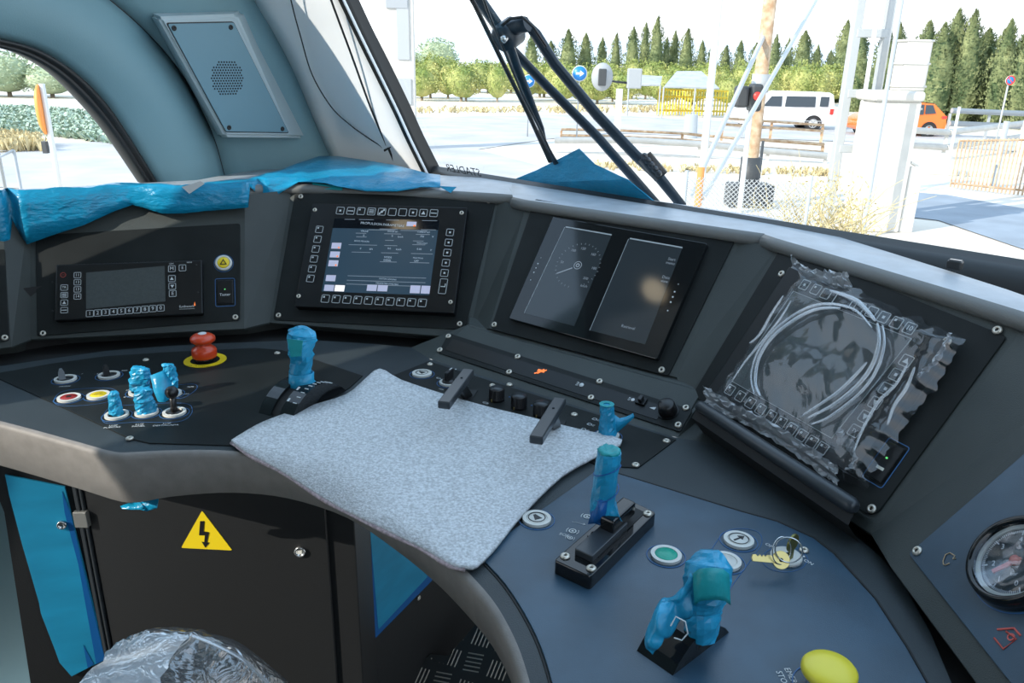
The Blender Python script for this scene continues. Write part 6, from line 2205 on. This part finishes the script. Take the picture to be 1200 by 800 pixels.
# chain link mesh and dry brush
mesh_t = thing('chain_link_fence', 'chain link mesh low behind the dash edge under the utility pole', 'fence', Matrix.Translation(gpt(850, 13)))
o_ = mesh_t.matrix_world.translation
A, B = gpt(795, 13), gpt(935, 12.6)
zt = topz(860, 208, 13) - GZ
d = (B - A); L = d.length; d = d.normalized()
b = MB()
n = 34
hgt = zt
stp = .075
k = -hgt
while k < L:
    for sg in (1, -1):
        a0 = max(0, k); a1 = min(L, k + hgt)
        if a1 <= a0: continue
        zA = (a0 - k) if sg == 1 else hgt - (a0 - k)
        zB = (a1 - k) if sg == 1 else hgt - (a1 - k)
        b.tube([A - o_ + d * a0 + V((0, 0, zA)), A - o_ + d * a1 + V((0, 0, zB))], .006, 4, caps=False)
    k += stp
b.build('mesh', galv, mesh_t)
b = MB()
for q_ in (A, B): b.tube([q_ - o_, q_ - o_ + V((0, 0, hgt + .1))], .03, 8)
b.build('post', galv, mesh_t)
def brush(label, x, Y, hgt, wdt, n, seed):
    rr = random.Random(seed)
    g = gpt(x, Y)
    t = ground_thing('dry_bush', label, 'bush', g)
    b = MB()
    for i in range(n):
        p = V((rr.uniform(-wdt, wdt) * .5, rr.uniform(-.3, .3), rr.uniform(0, .4)))
        pts = [p]
        dr = V((rr.uniform(-.6, .6), rr.uniform(-.4, .4), 1)).normalized()
        for s in range(5):
            dr = (dr + V((rr.uniform(-.6, .6), rr.uniform(-.5, .5), rr.uniform(-.35, .25)))).normalized()
            p = p + dr * hgt * .22; pts.append(p)
        b.tube(pts, [.012, .010, .009, .007, .005, .003], 4, caps=False)
    b.build('twigs', straw, t)
    b = MB()
    for i in range(n * 6):
        c = V((rr.gauss(0, wdt * .28), rr.uniform(-.35, .35), rr.uniform(.2, 1.0) * hgt))
        u_ = V((rr.uniform(-1, 1), rr.uniform(-1, 1), rr.uniform(-1, 1))).normalized() * .035
        v_ = u_.cross(V((rr.uniform(-1, 1), rr.uniform(-1, 1), 1))).normalized() * .02
        b.raw([c - u_, c + v_, c + u_, c - v_], [(0, 1, 2, 3)])
    b.build('leaves', mat('dry leaf', (.55, .46, .22), .9), t)
brush('dry tangled brush in front of the lattice mast', 955, 13.5, 1.5, 1.3, 60, 5)
brush('lower dry brush beside the concrete pylon foot', 985, 12.8, 1.2, .8, 40, 6)
brush('sparse dry weeds above the black base box', 908, 13.8, 1.0, 1.0, 26, 8)

# ---- vehicles
tyre = mat('tyre', (.03, .03, .032), .8)
win = mat('car window', (.04, .055, .07), .1)
def car(label, name, Lc, Hc, Wc, prof, paint, windows, wheels, loc, rz, extras=None, cat='car', wr=.33, roofm=None):
    """prof: side outline (x forward to the left is +x), x in 0..Lc from rear to front"""
    t = thing(name, label, cat, Matrix.Translation(loc) @ Matrix.Rotation(rz, 4, 'Z'))
    X = Matrix.Rotation(PI / 2, 4, 'X')
    b = MB()
    rows = []
    n = len(prof)
    # loft across the width with tumblehome above the belt
    for w_, ins in ((-.5, .06), (-.47, .01), (-.40, 0), (.40, 0), (.47, .01), (.5, .06)):
        rw = []
        for x, z in prof:
            th = .12 * max(0, (z - Hc * .55) / (Hc * .45))
            yy = w_ * Wc * (1 - th)
            cx_ = Lc / 2
            rw.append(V((cx_ + (x - cx_) * (1 - ins * .25), yy, z - ins * (z > Hc * .6) * .3)))
        rows.append(rw)
    b.grid(rows, smooth=True, close=True)
    v0 = [b.bm.verts[:][i] for i in range(0)]
    for rw, rev in ((rows[0], False), (rows[-1], True)):
        q_ = [b.bm.verts.new(p) for p in rw]
        f = b.bm.faces.new(q_ if not rev else q_[::-1])
    bmesh.ops.triangulate(b.bm, faces=[f for f in b.bm.faces if len(f.verts) > 4])
    b.build('body', paint, t)
    for side in (-1, 1):
        for nm, poly_ in windows:
            b = MB()
            vs = []
            for x, z in poly_:
                th = .12 * max(0, (z - Hc * .55) / (Hc * .45))
                vs.append((x, side * (.5 * Wc * (1 - th) + .006), z))
            b.raw(vs, [tuple(range(len(vs)))])
            b.build(nm, win, t, None, solid=.004)
        for xw in wheels:
            b = MB(); b.T = Matrix.Translation((xw, side * (Wc / 2 - .10), wr)) @ Matrix.Rotation(-side * PI / 2, 4, 'X')
            b.lathe([(0, -.1), (wr * .85, -.1), (wr, -.06), (wr, .09), (wr * .9, .115), (wr * .66, .115), (wr * .62, .09), (0, .09)], 28)
            wh = b.build('wheel', tyre, t)
            b = MB(); b.T = Matrix.Translation((xw, side * (Wc / 2 - .10), wr)) @ Matrix.Rotation(-side * PI / 2, 4, 'X')
            b.ring(wr * .56, wr * .66, .09, .118, 24); b.cyl(wr * .14, .09, .118, 12)
            for k in range(5):
                a = 2 * PI * k / 5 + .3
                b.bar((wr * .1 * math.cos(a), wr * .1 * math.sin(a), .105), (wr * .6 * math.cos(a), wr * .6 * math.sin(a), .105), wr * .16, .02)
            b.build('rim', galv, wh)
            b = MB(); b.T = Matrix.Translation((xw, side * (Wc / 2 + .002), wr)) @ Matrix.Rotation(-side * PI / 2, 4, 'X')
            b.ring(wr * 1.0, wr * 1.2, 0, .012, 28)
            b.build('wheel_arch', 'rubber', t)
    if extras: extras(t)
    return t
vp = [(0.03, .30), (0, .55), (.02, 1.1), (.12, 1.72), (.30, 1.82), (2.6, 1.84), (3.0, 1.72), (3.55, 1.18), (4.25, 1.0), (4.42, .78), (4.45, .35), (4.35, .25), (.2, .25)]
def vx(t):
    for s_ in (-1, 1):
        b = MB(); b.box(.08, .24, s_ * .905 - .01, s_ * .905 + .01, .78, 1.05); b.build('tail_lamp', signred, t)
        b = MB(); b.box(.5, 4.2, s_ * .91 - .01, s_ * .91 + .01, .42, .46); b.build('side_strip', galv, t)
g1 = gpt(968, 44)
car('white compact van driving left on the far road', 'van', 4.45, 1.84, 1.8, vp, mat('white car paint', (.82, .82, .82), .25, coat=.5),
    [('side_window', [(.35, 1.15), (.75, 1.15), (.72, 1.62), (.32, 1.62)]), ('side_window', [(.95, 1.12), (2.35, 1.12), (2.3, 1.62), (.95, 1.62)]), ('side_window', [(2.5, 1.12), (3.35, 1.12), (3.0, 1.60), (2.5, 1.62)])],
    [.95, 3.65], g1, PI, vx, 'van').scale = (1.13, 1, 1.04)
op = [(0.05, .32), (0, .62), (.06, 1.0), (.42, 1.32), (.70, 1.56), (1.6, 1.64), (2.5, 1.58), (3.1, 1.12), (3.9, .98), (4.25, .75), (4.28, .35), (4.1, .24), (.2, .26)]
def ox(t):
    b = MB()
    b.grid([[V((x, y * (1 if 0 else 1), z + .012)) for x, z in ((.42, 1.33), (.70, 1.57), (1.1, 1.61), (1.6, 1.65), (2.1, 1.62), (2.5, 1.58))] for y in (-.72, 0, .72)])
    b.build('roof', 'rubber', t)
    for s_ in (-1, 1):
        b = MB(); b.box(.06, .30, s_ * .90 - .012, s_ * .90 + .012, .88, 1.0); b.build('tail_lamp', signred, t)
        b = MB(); b.box(.1, 4.1, s_ * .90 - .01, s_ * .90 + .01, .24, .38); b.build('sill_trim', 'rubber', t)
g2 = gpt(1096, 41.0)
car('orange hatchback with a dark roof right of the concrete pylon', 'car', 4.28, 1.64, 1.8, op, mat('orange car paint', (.86, .17, .015), .25, coat=.5),
    [('side_window', [(.62, 1.12), (1.15, 1.08), (1.15, 1.50), (.80, 1.50)]), ('side_window', [(1.22, 1.06), (2.05, 1.04), (2.0, 1.52), (1.22, 1.52)]), ('side_window', [(2.15, 1.04), (2.95, 1.06), (2.5, 1.46), (2.12, 1.52)])],
    [.85, 3.45], g2, PI, ox)
